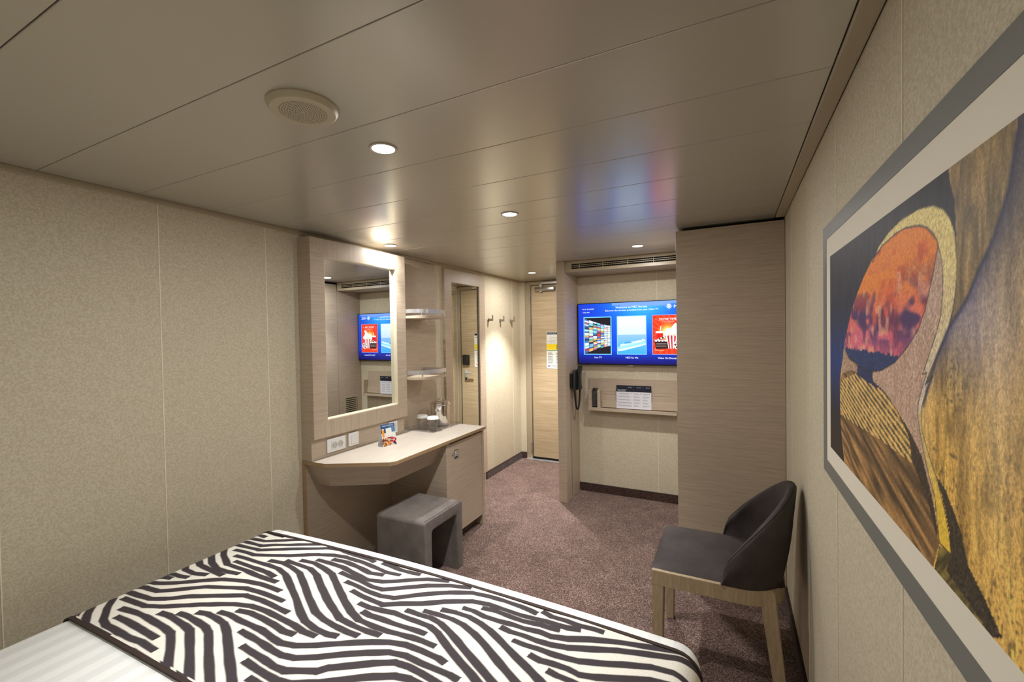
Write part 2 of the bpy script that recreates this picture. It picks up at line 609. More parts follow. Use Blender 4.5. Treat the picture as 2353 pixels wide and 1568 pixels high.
cl = obj('door_closer', bx(-2.03, -1.79, YF - 0.055, YF - 0.004, 1.965, 2.012, 0.008), M_BRUSH, d1, 30)
obj('arm', boxes([(-1.952, -1.62, YF - 0.05, YF - 0.03, 2.044, 2.066), (-1.968, -1.94, YF - 0.05, YF - 0.024, 1.955, 2.05)]), M_SATIN, cl)
obj('lock', bx(-1.537, -1.437, YF - 0.03, YF - 0.004, 1.096, 1.224, 0.01), M_BLACKPL, d1, 30)
hd = obj('handle', bx(-1.51, -1.455, YF - 0.014, YF - 0.004, 0.90, 1.03, 0.003), M_SATIN, d1)
obj('lever', sweep([(-1.482, YF - 0.01, 1.0), (-1.482, YF - 0.045, 1.0), (-1.50, YF - 0.055, 1.0), (-1.60, YF - 0.055, 1.0)], 0.0095, 10), M_SATIN, hd, 60)
obj('key_cylinder', bx(-1.492, -1.472, YF - 0.022, YF - 0.012, 0.905, 0.935, 0.002), M_BLACKPL, hd)

# bathroom door in the corridor, seen in the long mirror
d2 = thing('door_2', (XCOR, 4.33, 0), kind='structure')
obj('door_frame', boxes([(XCOR - 0.012, XCOR + 0.03, 3.985, 4.03, 0, 2.03), (XCOR - 0.012, XCOR + 0.03, 4.625, 4.67, 0, 2.03), (XCOR - 0.012, XCOR + 0.03, 4.03, 4.625, 1.985, 2.03)]), M_METALFRAME, d2)
obj('door_leaf', bx(XCOR - 0.004, XCOR + 0.03, 4.034, 4.621, 0.02, 1.98, 0.002), M_DOOR, d2)
for z0, z1 in ((1.79, 1.89), (1.42, 1.52), (0.2, 0.3)):
    obj('hinge', lathe([(0.0075, z0), (0.0075, z1)], 12, (XCOR - 0.016, 4.63, 0)), M_GREYHOOK, d2, 30)
hd = obj('handle', bx(XCOR - 0.014, XCOR - 0.004, 4.07, 4.12, 0.95, 1.08, 0.003), M_SATIN, d2)
obj('lever', sweep([(XCOR - 0.01, 4.095, 1.03), (XCOR - 0.05, 4.095, 1.03), (XCOR - 0.055, 4.11, 1.03), (XCOR - 0.055, 4.21, 1.03)], 0.0095, 10), M_SATIN, hd, 60)

# partition panel between corridor and television niche
pp = thing('partition_panel', (-1.324, 3.786, 0), 'upright oak partition panel standing between the corridor and the television', 'panel')
obj('core', bx(XCOR + 0.001, -1.2875, 3.606, YTV - 0.001, 0.0, ZC - 0.001), M_WOOD_H, pp)
obj('edge_lipping', bx(XCOR, -1.287, 3.602, 3.606, 0.0, ZC - 0.001, 0.0008), M_WOOD_H, pp)

# ------------------------------------------------------------------ air-conditioning soffit
ac = thing('air_conditioner', (-0.79, 3.795, 2.005), 'long beige ceiling air outlet with slotted grille above the television', 'air vent')
X0, X1, Y0 = -1.2865, -0.2965, 3.62
obj('casing', boxes([(X0, X1, Y0, Y0 + 0.012, 2.005, 2.031), (X0, X1, Y0, Y0 + 0.012, 2.074, 2.098), (X0, -1.228, Y0, Y0 + 0.012, 2.031, 2.074), (-0.36, X1, Y0, Y0 + 0.012, 2.031, 2.074), (X0, X1, Y0 + 0.012, YTV - 0.002, 2.005, 2.014)]), M_CORNICE, ac)
obj('dark_cavity', bx(-1.235, -0.35, Y0 + 0.030, Y0 + 0.034, 2.02, 2.085), M_BLACKGAP, ac)
for z in (2.0445, 2.0585):
    obj('grille_bar', bx(-1.228, -0.36, Y0 + 0.003, Y0 + 0.009, z, z + 0.0045), M_CORNICE, ac)
for i in range(5):
    x = -1.158 + 0.204 * i
    obj('grille_divider', bx(x - 0.002, x + 0.002, Y0 + 0.002, Y0 + 0.010, 2.031, 2.074), M_CORNICE, ac)
fins = []
for i in range(54):
    x = -1.222 + i * 0.016
    fins.append((x, x + 0.002, Y0 + 0.014, Y0 + 0.029, 2.031, 2.074))
tag(obj('deflector_fins', boxes(fins), plain('grille_fin_paint', (78, 66, 48), 0.6), ac), kind='stuff')

# ------------------------------------------------------------------ downlights
def make_downlight(loc, label):
    t = thing('downlight', loc, label, 'ceiling light', 'round recessed downlights in the cabin ceiling')
    x, y, z = loc
    obj('trim_ring', lathe([(0.0455, z), (0.0455, z - 0.0025), (0.044, z - 0.004), (0.038, z - 0.004), (0.0365, z - 0.003), (0.0365, z)], 40, (x, y, 0)), M_RING, t, 40)
    obj('diffuser', lathe([(0.0362, z), (0.0362, z - 0.0022)], 36, (x, y, 0)), M_LAMP, t)
    ld = bpy.data.lights.new('lamp_light', 'SPOT')
    ld.energy = LAMP_W
    ld.color = LAMP_COL
    ld.spot_size = math.radians(80)
    ld.spot_blend = 0.7
    ld.shadow_soft_size = 0.03
    lo = bpy.data.objects.new('lamp_light', ld)
    COL.objects.link(lo)
    lo.parent = t
    lo.location = (0, 0, -0.012)
    la = bpy.data.lights.new('lamp_glow', 'AREA')
    la.shape = 'DISK'
    la.size = 0.07
    la.energy = LAMP_GLOW
    la.color = LAMP_COL
    lg = bpy.data.objects.new('lamp_glow', la)
    COL.objects.link(lg)
    lg.parent = t
    lg.location = (0, 0, -0.006)
    return t
DL = make_downlight((-1.016, 1.112, ZC), 'recessed downlight over the bed runner, nearest the round speaker')
def more_light(loc, label, k, kg=1.0):
    t = dup(DL, loc, label)
    for c in t.children:                 # each lamp on its own dimmer setting
        if c.type == 'LIGHT':
            c.data = c.data.copy()
            c.data.energy *= k if c.data.type == 'SPOT' else kg
more_light((-1.014, 2.025, ZC), 'recessed downlight in the middle of the ceiling between bed and television', 0.7, 0.8)
more_light((-2.074, 2.318, ZC), 'recessed downlight close to the wall above the vanity mirror', 0.5, 0.55)
more_light((-0.597, 3.230, ZC), 'recessed downlight in front of the air outlet above the television', 0.75, 0.8)
more_light((-1.811, 4.098, ZC), 'recessed downlight in the corridor by the entrance door', 2.6, 0.9)
more_light((-1.016, 0.05, ZC), 'added unseen downlight over the pillow end of the bed, for dim fill light', 0.05, 0.3)  # unseen lamp added to dimly fill the near bed and left wall
for c in DL.children:
    if c.type == 'LIGHT' and c.data.type == 'SPOT':
        c.data.energy *= 0.75

# ------------------------------------------------------------------ ceiling speaker
sp = thing('ceiling_speaker', (-1.017, 0.812, ZC), 'round cream loudspeaker with perforated centre set in the ceiling', 'speaker')
x, y = -1.017, 0.812
obj('housing', lathe([(0.090, ZC), (0.090, ZC - 0.003), (0.082, ZC - 0.014), (0.080, ZC - 0.0155), (0.0, ZC - 0.0165)][:4] + [(0.002, ZC - 0.0165)], 56, (x, y, 0)), M_SPEAKER, sp, 25)
bm = bmesh.new()
hole_pts = []
for r_ in np.arange(0.008, 0.058, 0.0062):
    n = int(2 * PI * r_ / 0.0064)
    for i in range(n):
        a = 2 * PI * i / n
        hole_pts.append((r_ * math.cos(a), r_ * math.sin(a)))
for a, b_ in hole_pts:
    r_ = math.hypot(a, b_)
    zz = ZC - 0.01655 + 0.001 * (r_ / 0.08)
    bm.faces.new([bm.verts.new((x + a + 0.0016 * math.cos(t_), y + b_ + 0.0016 * math.sin(t_), zz - 0.0003)) for t_ in np.linspace(0, 2 * PI, 6, endpoint=False)])
tag(obj('perforations', bm, plain('speaker_hole', (52, 44, 34), 0.9), sp), kind='stuff')

# ================================================================== VANITY WALL
vm = thing('vanity_mirror', (-2.2, 2.136, 0.767), 'large square mirror in a wide mitred oak frame above the desk', 'mirror')
ya, yb, za, zb = 1.827, 2.445, 0.990, 1.957
Ya, Yb, Za, Zb = 1.730, 2.542, 0.890, 2.060
XF, XB = -2.143, -2.168
obj('carcass', boxes([(XL, XB, Ya, ya, 0.767, Zb), (XL, XB, yb, Yb - 0.012, 0.767, Zb), (XL, XB, ya, yb, zb, Zb), (XL, XB, ya, yb, 0.767, za)]), M_WOOD_H, vm)
def mitre(name, q, mat):
    bm = bmesh.new()
    a = [bm.verts.new((XB, p[0], p[1])) for p in q]
    b_ = [bm.verts.new((XF, p[0], p[1])) for p in q]
    bm.faces.new(a); bm.faces.new(b_[::-1])
    for i in range(4):
        bm.faces.new((a[i], b_[i], b_[(i + 1) % 4], a[(i + 1) % 4]))
    bmesh.ops.recalc_face_normals(bm, faces=list(bm.faces))
    bmesh.ops.bevel(bm, geom=list(bm.edges), offset=0.0007, segments=1, affect='EDGES')
    obj(name, bm, mat, vm)
mitre('frame_rail', [(Ya, Zb), (Yb, Zb), (yb, zb), (ya, zb)], M_WOOD_V)
mitre('frame_rail', [(Ya, Za), (Yb, Za), (yb, za), (ya, za)], M_WOOD_V)
mitre('frame_stile', [(Ya, Za), (Ya, Zb), (ya, zb), (ya, za)], M_WOOD_H)
mitre('frame_stile', [(Yb, Za), (Yb, Zb), (yb, zb), (yb, za)], M_WOOD_H)
obj('mirror_glass', bx(-2.180, -2.172, ya, yb, za, zb), M_MIRROR, vm)
lip = plain('cream_reveal_lining', (214, 203, 178), 0.45)
obj('reveal_lining', boxes([(-2.172, XF - 0.0015, yb - 0.004, yb, za, zb), (-2.172, XF - 0.0015, ya, ya + 0.002, za, zb), (-2.172, XF - 0.0015, ya, yb, za, za + 0.004), (-2.172, XF - 0.0015, ya, yb, zb - 0.003, zb)]), lip, vm)

def plate(name, loc, yz, label, cat, group=None):
    y0, y1, z0, z1 = yz
    t = thing(name, loc, label, cat, group)
    obj('cover_plate', bx(XB + 0.0008, XB + 0.010, y0, y1, z0, z1, 0.003), M_WHITEPL, t, 30)
    return t
so = plate('power_socket', (XB, 1.903, 0.786), (1.833, 1.972, 0.787, 0.869), 'white double power socket plate on the backboard below the mirror', 'socket')
obj('insert', bx(XB + 0.010, XB + 0.0125, 1.861, 1.948, 0.803, 0.853, 0.001), M_WHITEPL, so)
for yc in (1.884, 1.928):
    c = obj('socket_well', lathe([(0.0195, XB + 0.0125), (0.0195, XB + 0.0145), (0.017, XB + 0.0145), (0.0165, XB + 0.0128)], 28, (0, yc, 0.827), axis='x'), plain('socket_grey', (188, 186, 178), 0.5), so, 40)
    obj('pin_hole', boxes([(XB + 0.0126, XB + 0.0131, yc - 0.0115, yc - 0.0075, 0.825, 0.829), (XB + 0.0126, XB + 0.0131, yc + 0.0075, yc + 0.0115, 0.825, 0.829)]), M_BLACKPL, c)
sw = plate('light_switch', (XB, 2.039, 0.787), (1.997, 2.081, 0.788, 0.872), 'white square rocker light switch beside the double power socket', 'light switch')
obj('rocker', bx(XB + 0.009, XB + 0.0145, 2.017, 2.066, 0.802, 0.850, 0.002), M_WHITEPL, sw)
s3 = plate('wall_outlet', (XB, 2.405, 0.787), (2.362, 2.448, 0.788, 0.872), 'silver outlet plate partly hidden behind the room service card', 'socket')
obj('outlet_insert', bx(XB + 0.009, XB + 0.0125, 2.385, 2.432, 0.805, 0.855, 0.002), plain('pale_outlet', (210, 205, 196), 0.4), s3)

tag(obj('backing_panel', bx(XL, -2.236, 2.545, 3.03, 0.767, 2.073, 0.001), M_WOOD_H), 'tall oak backing panel behind the two corner shelves', 'panel')

def corner_shelf(z, label):
    t = thing('corner_shelf', (-2.12, 2.70, z), label, 'shelf', 'small railed oak shelves beside the vanity mirror')
    ysL, ysR, xf, xw = 2.5435, 2.862, -2.003, -2.2355
    pts = [(xw, ysL), (-2.150, ysL)]
    for i in range(9):
        a = -PI / 2 + (PI / 2) * i / 8
        pts.append((-2.113 + 0.11 * math.cos(a), ysL + 0.10 + 0.10 * math.sin(a)))
    pts += [(xf, ysR), (xw, ysR)]
    obj('board', prism(pts, z, z + 0.020, 0.0015), M_WOOD_H, t)
    path = [(p[0] - 0.004, p[1] + 0.004, z + 0.054) for p in pts[1:-2]] + [(xf - 0.004, ysR - 0.03, z + 0.054)]
    for i in range(1, 5):
        a = (PI / 2) * i / 4
        path.append((xf - 0.024 + 0.02 * math.cos(a), ysR - 0.024 + 0.02 * math.sin(a), z + 0.054))
    path.append((xw, ysR - 0.004, z + 0.054))
    obj('guard_rail', sweep(path, 0, sec=[(-0.0025, -0.0145), (0.0025, -0.0145), (0.0025, 0.0145), (-0.0025, 0.0145)]), M_SATIN, t, 50)
    for px, py in ((-2.155, ysL + 0.006), (-2.035, ysL + 0.045), (xf - 0.008, ysR - 0.02), (-2.2, ysR - 0.008)):
        obj('rail_post', lathe([(0.005, z + 0.020), (0.005, z + 0.044)], 12, (px, py, 0)), M_SATIN, t, 40)
corner_shelf(1.608, 'upper of the two rounded oak shelves with silver guard rail beside the mirror')
corner_shelf(1.155, 'lower of the two rounded oak shelves with silver guard rail, above the ice bucket')

lm = thing('wall_mirror', (-2.24, 3.507, 0.085), 'tall narrow mirror in a flat oak frame at the corridor corner', 'mirror')
y0, y1, i0, i1, z0, z1, j0, j1 = 3.16, 3.855, 3.268, 3.745, 0.085, 2.062, 0.19, 1.952
XM = -2.228
for nm, a, mt in (('frame_stile', (y0, i0, z0, z1), M_WOOD_H), ('frame_stile', (i1, y1, z0, z1), M_WOOD_H), ('frame_rail', (i0, i1, j1, z1), M_WOOD_V), ('frame_rail', (i0, i1, z0, j0), M_WOOD_V)):
    obj(nm, bx(XL + 0.0016, XM, *a, 0.0008, 1), mt, lm)
obj('mirror_glass', bx(XL + 0.002, XL + 0.006, i0, i1 - 0.012, j0, j1), M_MIRROR, lm)
obj('dark_edge', bx(XL + 0.002, XL + 0.0058, i1 - 0.012, i1, j0, j1), plain('dark_brown_edge', (46, 30, 20), 0.6), lm)

for i, y in enumerate((3.962, 4.212, 4.462)):
    lab = ('steel coat hook on the corridor wall, nearest the long mirror', 'steel coat hook on the corridor wall, middle of the three', 'steel coat hook on the corridor wall, nearest the entrance door')[i]
    t = thing('coat_hook', (XL, y, 1.61), lab, 'coat hook', 'three steel coat hooks in the corridor')
    obj('peg', bx(XL + 0.0014, XL + 0.052, y - 0.011, y + 0.011, 1.617, 1.640, 0.002), M_GREYHOOK, t)
    obj('upturned_tip', bx(XL + 0.045, XL + 0.052, y - 0.011, y + 0.011, 1.636, 1.678, 0.002), M_GREYHOOK, t)
    obj('wall_plate', bx(XL + 0.0014, XL + 0.004, y - 0.014, y + 0.014, 1.612, 1.645, 0.001), M_GREYHOOK, t)

# ------------------------------------------------------------------ desk
ZD = 0.765
dk = thing('desk', (-1.98, 2.1, 0), 'wall-hung oak desk top with chamfered corner and sloping apron', 'desk')
pts = [(XL + 0.001, 1.728), (-2.062, 1.729), (-1.742, 1.902)]
for i in range(1, 6):
    a = -PI / 3.3 + (PI / 3.3) * i / 5
    pts.append((-1.760 + 0.040 * math.cos(a), 1.945 + 0.040 * math.sin(a)))
pts += [(-1.720, 2.957), (XL + 0.001, 2.957)]
obj('edge_band', prism(pts, ZD - 0.022, ZD - 0.0006, 0.001), M_WOOD_EDGE, dk)
ctr = (-1.985, 2.34)
inner = [(p[0] + (0.0012 if p[0] < ctr[0] else -0.0012), p[1] + (0.0012 if p[1] < ctr[1] else -0.0012)) for p in pts]
obj('laminate_top', prism(inner, ZD - 0.0006, ZD), M_WOOD_TOP, dk)
bot = [(-2.231, 1.812), (-2.112, 1.812), (-1.828, 1.976), (-1.828, 2.448), (-2.231, 2.448)]
topp = [(-2.231, 1.746), (-2.068, 1.748), (-1.752, 1.930), (-1.752, 2.448), (-2.231, 2.448)]
obj('apron', prism(bot, 0.605, ZD - 0.0222, 0.0, topp), M_WOOD_H, dk)
bp = thing('desk_back_panel', (XL, 2.09, 0), 'dark-shaded oak back panel closing the knee space under the desk', 'panel')
obj('panel', bx(-2.2485, -2.232, 1.742, 2.448, 0.0, 0.7425), M_WOOD_H, bp)
obj('edge_band', bx(-2.2485, -2.232, 1.728, 1.742, 0.0, 0.7425), M_WOOD_EDGE, bp)

# minibar cabinet under the right end of the desk
mc = thing('minibar_cabinet', (-2.0, 2.70, 0), 'oak minibar cabinet with locked door under the right end of the desk', 'cabinet')
FX = -1.738
obj('side_panel', bx(-2.249, FX, 2.449, 2.483, 0.0, ZD - 0.0225, 0.0008, 1), M_WOOD_H, mc)
obj('side_panel', bx(-2.249, FX, 2.923, 2.953, 0.0, ZD - 0.0225, 0.0008, 1), M_WOOD_H, mc)
obj('carcass', boxes([(-2.249, -1.79, 2.483, 2.923, 0.10, 0.735)]), M_BLACKGAP, mc)
dr = obj('door', bx(-1.765, FX - 0.003, 2.485, 2.921, 0.082, 0.726, 0.001), M_WOOD_H, mc)
k = obj('lock_knob', lathe([(0.008, FX - 0.003), (0.008, FX + 0.004), (0.0065, FX + 0.006)], 20, (0, 2.528, 0.655), axis='x'), M_CHROME, dr, 40)
obj('keyhole', bx(FX + 0.006, FX + 0.0063, 2.527, 2.529, 0.652, 0.658), M_BLACKPL, dr)
st = Flat()
st.rect(0, 0, 0.044, 0.062, (20, 20, 22), 0).rect(0.006, 0.016, 0.038, 0.055, (206, 206, 202), 1)
st.disc(0.022, 0.044, 0.006, (50, 50, 52), 2, 10).rect(0.013, 0.022, 0.019, 0.036, (50, 50, 52), 2).rect(0.024, 0.02, 0.031, 0.03, (50, 50, 52), 2).rect(0.009, 0.006, 0.035, 0.009, (150, 150, 150), 1)
st.build('sticker', (FX - 0.0027, 2.552, 0.610), (0, 1, 0), (0, 0, 1), (1, 0, 0), M_PRINT, dr)
gr = obj('grille_frame', boxes([(-1.80, -1.792, 2.483, 2.923, 0.012, 0.018), (-1.80, -1.792, 2.483, 2.923, 0.058, 0.066), (-1.82, -1.80, 2.483, 2.923, 0.005, 0.09)]), plain('grille_plastic', (120, 106, 86), 0.5), mc)
for i in range(36):
    y = 2.492 + i * 0.012
    obj('slat', bx(-1.799, -1.793, y, y + 0.0045, 0.018, 0.058), gr.data.materials[0], gr)
obj('plinth', bx(-2.2, -1.80, 2.483, 2.923, 0.0, 0.010), M_BLACKGAP, mc)

# ------------------------------------------------------------------ stool
stl = thing('stool', (-1.735, 2.163, 0), 'grey suede upholstered stool with open arch under the desk', 'stool')
def arch_bm(x0, x1, y0, y1, h, t, r):
    prof = []
    def arc(cy, cz, rr, a0, a1, n=6):
        for i in range(n + 1):
            a = a0 + (a1 - a0) * i / n
            prof.append((cy + rr * math.cos(a), cz + rr * math.sin(a)))
    prof.append((y0 + 0.008, 0.0)); prof.append((y0, 0.008))
    arc(y0 + r, h - r, r, PI, PI / 2)
    arc(y1 - r, h - r, r, PI / 2, 0)
    prof.append((y1, 0.008)); prof.append((y1 - 0.008, 0.0))
    prof.append((y1 - t, 0.0))
    arc(y1 - t - 0.02, h - t - 0.02, 0.02, 0, PI / 2)
    arc(y0 + t + 0.02, h - t - 0.02, 0.02, PI / 2, PI)
    prof.append((y0 + t, 0.0))
    bm = bmesh.new()
    a = [bm.verts.new((x0, p[0], p[1])) for p in prof]
    b_ = [bm.verts.new((x1, p[0], p[1])) for p in prof]
    f0 = bm.faces.new(a); f1 = bm.faces.new(b_[::-1])
    n = len(prof)
    for i in range(n):
        bm.faces.new((a[i], b_[i], b_[(i + 1) % n], a[(i + 1) % n]))
    bmesh.ops.recalc_face_normals(bm, faces=list(bm.faces))
    ed = [e for e in bm.edges if (abs(e.verts[0].co.x - e.verts[1].co.x) < 1e-6)]
    bmesh.ops.bevel(bm, geom=ed, offset=0.007, segments=3, profile=0.5, affect='EDGES')
    return bm
obj('upholstered_body', arch_bm(-1.915, -1.555, 1.968, 2.358, 0.42, 0.068, 0.022), M_STOOL, stl, 50)
seam = [(-1.5655, 1.985 + 0.0, 0.4208), (-1.5655, 2.16, 0.4208), (-1.5655, 2.341, 0.4208)]
obj('seam_cord', sweep(seam, 0.0016, 6), plain('stool_seam_dark', (60, 55, 52), 0.7), stl)
# ================================================================== THINGS ON THE DESK
ty = thing('tray', (-2.08, 2.80, ZD), 'clear acrylic tray with raised rim under the glasses and ice bucket', 'tray')
T0, T1, U0, U1 = -2.20, -1.955, 2.60, 2.985
bm = bx(T0, T1, U0, U1, ZD + 0.0005, ZD + 0.0035, 0.001)
obj('base', bm, M_GLASS, ty)
for a in ((T0, T1, U0, U0 + 0.005), (T0, T1, U1 - 0.005, U1), (T0, T0 + 0.005, U0, U1), (T1 - 0.005, T1, U0, U1)):
    obj('rim', bx(*a, ZD + 0.0035, ZD + 0.014, 0.0012), M_GLASS, ty)
ZT = ZD + 0.0036
bk = thing('ice_bucket', (-2.088, 2.868, ZT), 'polished chrome ice bucket with lid and handle standing on the tray', 'ice bucket')
bcx, bcy = -2.088, 2.868
obj('body', lathe([(0.072, ZT), (0.0745, ZT + 0.003), (0.0755, ZT + 0.010), (0.0755, ZT + 0.158), (0.078, ZT + 0.162), (0.078, ZT + 0.170), (0.074, ZT + 0.172)], 56, (bcx, bcy, 0)), M_CHROME, bk, 30)
ld_ = obj('lid', lathe([(0.0735, ZT + 0.170), (0.0735, ZT + 0.176), (0.066, ZT + 0.183), (0.040, ZT + 0.188), (0.004, ZT + 0.190)], 48, (bcx, bcy, 0)), M_CHROME, bk, 30)
obj('lid_grip', sweep([(bcx - 0.03, bcy - 0.02, ZT + 0.186), (bcx - 0.025, bcy - 0.017, ZT + 0.199), (bcx + 0.0, bcy, ZT + 0.204), (bcx + 0.025, bcy + 0.017, ZT + 0.199), (bcx + 0.03, bcy + 0.02, ZT + 0.186)], 0.005, 10), M_CHROME, ld_, 60)
hp = [(bcx + 0.0795 * math.cos(a), bcy + 0.0795 * math.sin(a), ZT + 0.160 + 0.018 * math.sin((a - 0.5) / (PI) * PI)) for a in np.linspace(0.5, 0.5 + PI, 20)]
obj('bail_handle', sweep(hp, 0.003, 8), M_CHROME, bk, 60)

def tumbler(loc, label):
    x, y, z = loc
    t = thing('drinking_glass', loc, label, 'glass', 'two capped glasses on the tray')
    bm = bmesh.new()
    n = 32
    prof_o = [(0.026, 0.0), (0.0285, 0.003), (0.031, 0.030), (0.036, 0.062), (0.0385, 0.080), (0.0385, 0.088)]
    prof_i = [(0.0365, 0.088), (0.0362, 0.080), (0.0335, 0.062), (0.0285, 0.030), (0.025, 0.012), (0.003, 0.011)]
    rings = []
    for j, (r, h) in enumerate(prof_o + prof_i):
        ring = []
        for i in range(n):
            a = 2 * PI * i / n
            rr = r * (1 + (0.035 if (i % 2 == 0 and j in (1, 2, 3)) else 0.0))
            ring.append(bm.verts.new((x + rr * math.cos(a), y + rr * math.sin(a), z + h)))
        rings.append(ring)
    for a, b_ in zip(rings[:-1], rings[1:]):
        for i in range(n):
            bm.faces.new((a[i], a[(i + 1) % n], b_[(i + 1) % n], b_[i]))
    bm.faces.new(rings[0][::-1]); bm.faces.new(rings[-1])
    bmesh.ops.recalc_face_normals(bm, faces=list(bm.faces))
    obj('tumbler', bm, M_GLASS, t, 30)
    c = obj('paper_cap', lathe([(0.045, z + 0.0884), (0.0455, z + 0.091), (0.037, z + 0.106), (0.035, z + 0.1075), (0.002, z + 0.108)], 36, (x, y, 0)), M_PAPERCAP, t, 25)
    f = Flat()
    f.star(-0.012, 0.0, 0.007, (84, 90, 100), 1)
    f.text('MSC', -0.003, -0.0035, 0.010, (84, 90, 100), 1)
    f.build('cap_print', (x, y, z + 0.1081), (0.6, 0.8, 0), (-0.8, 0.6, 0), (0, 0, 1), M_PRINT, c)
    return t
g1 = tumbler((-2.108, 2.668, ZT), 'ribbed drinking glass with white paper cap, nearer the backing panel')
dup(g1, (-1.998, 2.655, ZT), 'ribbed drinking glass with white paper cap, at the front of the tray')

# room service tent card
tc_ = thing('tent_card', (-2.03, 2.19, ZD), 'folded room service tent card with food pictures on the desk', 'card')
A = Vector((-2.015, 2.145, ZD + 0.0004)); B = Vector((-1.985, 2.242, ZD + 0.0004))
U = (B - A).normalized(); wv = (B - A).length
Nn = Vector((U.y, -U.x, 0))
back = -Nn * 0.066
apex = Vector((0, 0, 0.138)) - Nn * 0.033
def slab(p0, p1, p2, p3, th, n):
    bm = bmesh.new()
    vs = [bm.verts.new(p) for p in (p0, p1, p2, p3)] + [bm.verts.new(p + n * th) for p in (p0, p1, p2, p3)]
    for f in ((0, 1, 2, 3), (7, 6, 5, 4), (0, 4, 5, 1), (1, 5, 6, 2), (2, 6, 7, 3), (3, 7, 4, 0)):
        bm.faces.new([vs[i] for i in f])
    bmesh.ops.recalc_face_normals(bm, faces=list(bm.faces))
    return bm
white_card = plain('white_card', (222, 222, 226), 0.5)
obj('front_leaf', slab(A, B, B + apex, A + apex, -0.0006, Nn), white_card, tc_)
obj('back_leaf', slab(A + back, B + back, B + apex, A + apex, 0.0006, Nn), white_card, tc_)
obj('base_leaf', slab(A, B, B + back, A + back, 0.0005, Vector((0, 0, 1))), white_card, tc_)
V_ = apex.normalized(); H_ = apex.length
NF = U.cross(V_); NF = NF if NF.dot(Nn) > 0 else -NF
f = Flat()
f.rect(0, 0, wv, H_, (233, 232, 230), 1)
f.rect(0, H_ * 0.60, wv, H_, (52, 92, 138), 2)
f.rect(wv * 0.55, H_ * 0.60, wv, H_ * 0.86, (86, 132, 176), 3)
f.poly([(0, H_ * 0.60), (wv * 0.35, H_ * 0.60), (wv * 0.2, H_ * 0.84), (0, H_ * 0.86)], (38, 60, 92), 3)
f.text('ROOM SERVICE', wv * 0.52, H_ * 0.895, 0.0115, (240, 242, 246), 6, 'CENTER', 0.02)
f.rect(wv * 0.33, H_ * 0.46, wv * 0.74, H_ * 0.80, (236, 236, 234), 5)
f.poly([(wv * 0.05, H_ * 0.42), (wv * 0.19, H_ * 0.42), (wv * 0.21, H_ * 0.74), (wv * 0.05, H_ * 0.74)], (236, 150, 40), 6)
f.rect(wv * 0.05, H_ * 0.74, wv * 0.21, H_ * 0.80, (226, 222, 214), 6)
f.rect(wv * 0.30, H_ * 0.335, wv * 0.78, H_ * 0.385, (160, 30, 46), 6)
for i, (a, b_) in enumerate(((0.34, 0.72), (0.38, 0.70), (0.36, 0.66))):
    f.rect(wv * a, H_ * (0.30 - i * 0.035), wv * b_, H_ * (0.312 - i * 0.035), (150, 120, 130), 6)
random.seed(4)
for i in range(70):
    u, v = random.random(), random.random() * 0.32
    if u > 0.32 and u < 0.66 and v > 0.2:
        continue
    c = random.choice(((176, 92, 40), (206, 130, 60), (120, 50, 30), (228, 170, 96))) if u < 0.6 else random.choice(((190, 26, 36), (226, 56, 52), (40, 48, 92), (238, 210, 190)))
    f.disc(wv * (0.04 + 0.92 * u), H_ * (0.045 + v), 0.0045 + 0.004 * random.random(), c, 7 + i * 0.05, 9)
f.build('printed_face', A + NF * 0.0008, U, V_, NF, M_PRINT, tc_)

# ================================================================== TELEVISION
TX0, TX1, TZ0, TZ1, TY = -1.2755, -0.2995, 1.187, 1.750, 3.925
tv = thing('television', (-0.79, 3.94, TZ0), 'flat wall television showing a blue welcome menu, between partition and wardrobe', 'television')
obj('housing', bx(TX0, TX1, TY + 0.003, YTV - 0.002, TZ0, TZ1, 0.003), M_BLACKPL, tv)
obj('bezel', boxes([(TX0, TX1, TY - 0.001, TY + 0.004, TZ1 - 0.007, TZ1), (TX0, TX1, TY - 0.001, TY + 0.004, TZ0, TZ0 + 0.011), (TX0, TX0 + 0.006, TY - 0.001, TY + 0.004, TZ0, TZ1), (TX1 - 0.006, TX1, TY - 0.001, TY + 0.004, TZ0, TZ1)]), plain('tv_bezel', (16, 16, 18), 0.25), tv)
obj('sensor_tab', bx(-0.815, -0.775, TY, TY + 0.01, TZ0 - 0.006, TZ0), M_SATIN, tv)
# screen background: smooth blue field
SX0, SX1, SZ0, SZ1 = TX0 + 0.006, TX1 - 0.006, TZ0 + 0.011, TZ1 - 0.007
NU, NV = 64, 36
uu, vv = np.meshgrid(np.linspace(0, 1, NU), np.linspace(0, 1, NV))
cen = np.exp(-((uu - 0.62) / 0.30) ** 2) * np.clip((vv - 0.35) / 0.65, 0, 1)
low = np.clip(1 - vv / 0.22, 0, 1)
mid = np.exp(-((uu - 0.5) / 0.5) ** 2)
R_ = 12 + 40 * cen - 6 * low
G_ = 40 + 110 * cen + 30 * mid * (1 - low) - 34 * low
B_ = 208 + 36 * cen - 110 * low - 30 * (1 - mid)
sweepm = (vv > 0.885 + 0.13 * (1 - np.clip((uu - 0.30) / 0.55, 0, 1)) * 0 + 0.10 * (uu - 0.62) ** 2 * 4 + 0.04) & (uu > 0.33) & (uu < 0.97)
R_ = np.where(sweepm, 110, R_); G_ = np.where(sweepm, 150, G_); B_ = np.where(sweepm, 236, B_)
cols = np.stack([R_, G_, B_], -1).clip(0, 255) / 255.0
cols = np.where(cols <= 0.04045, cols / 12.92, ((cols + 0.055) / 1.055) ** 2.4)
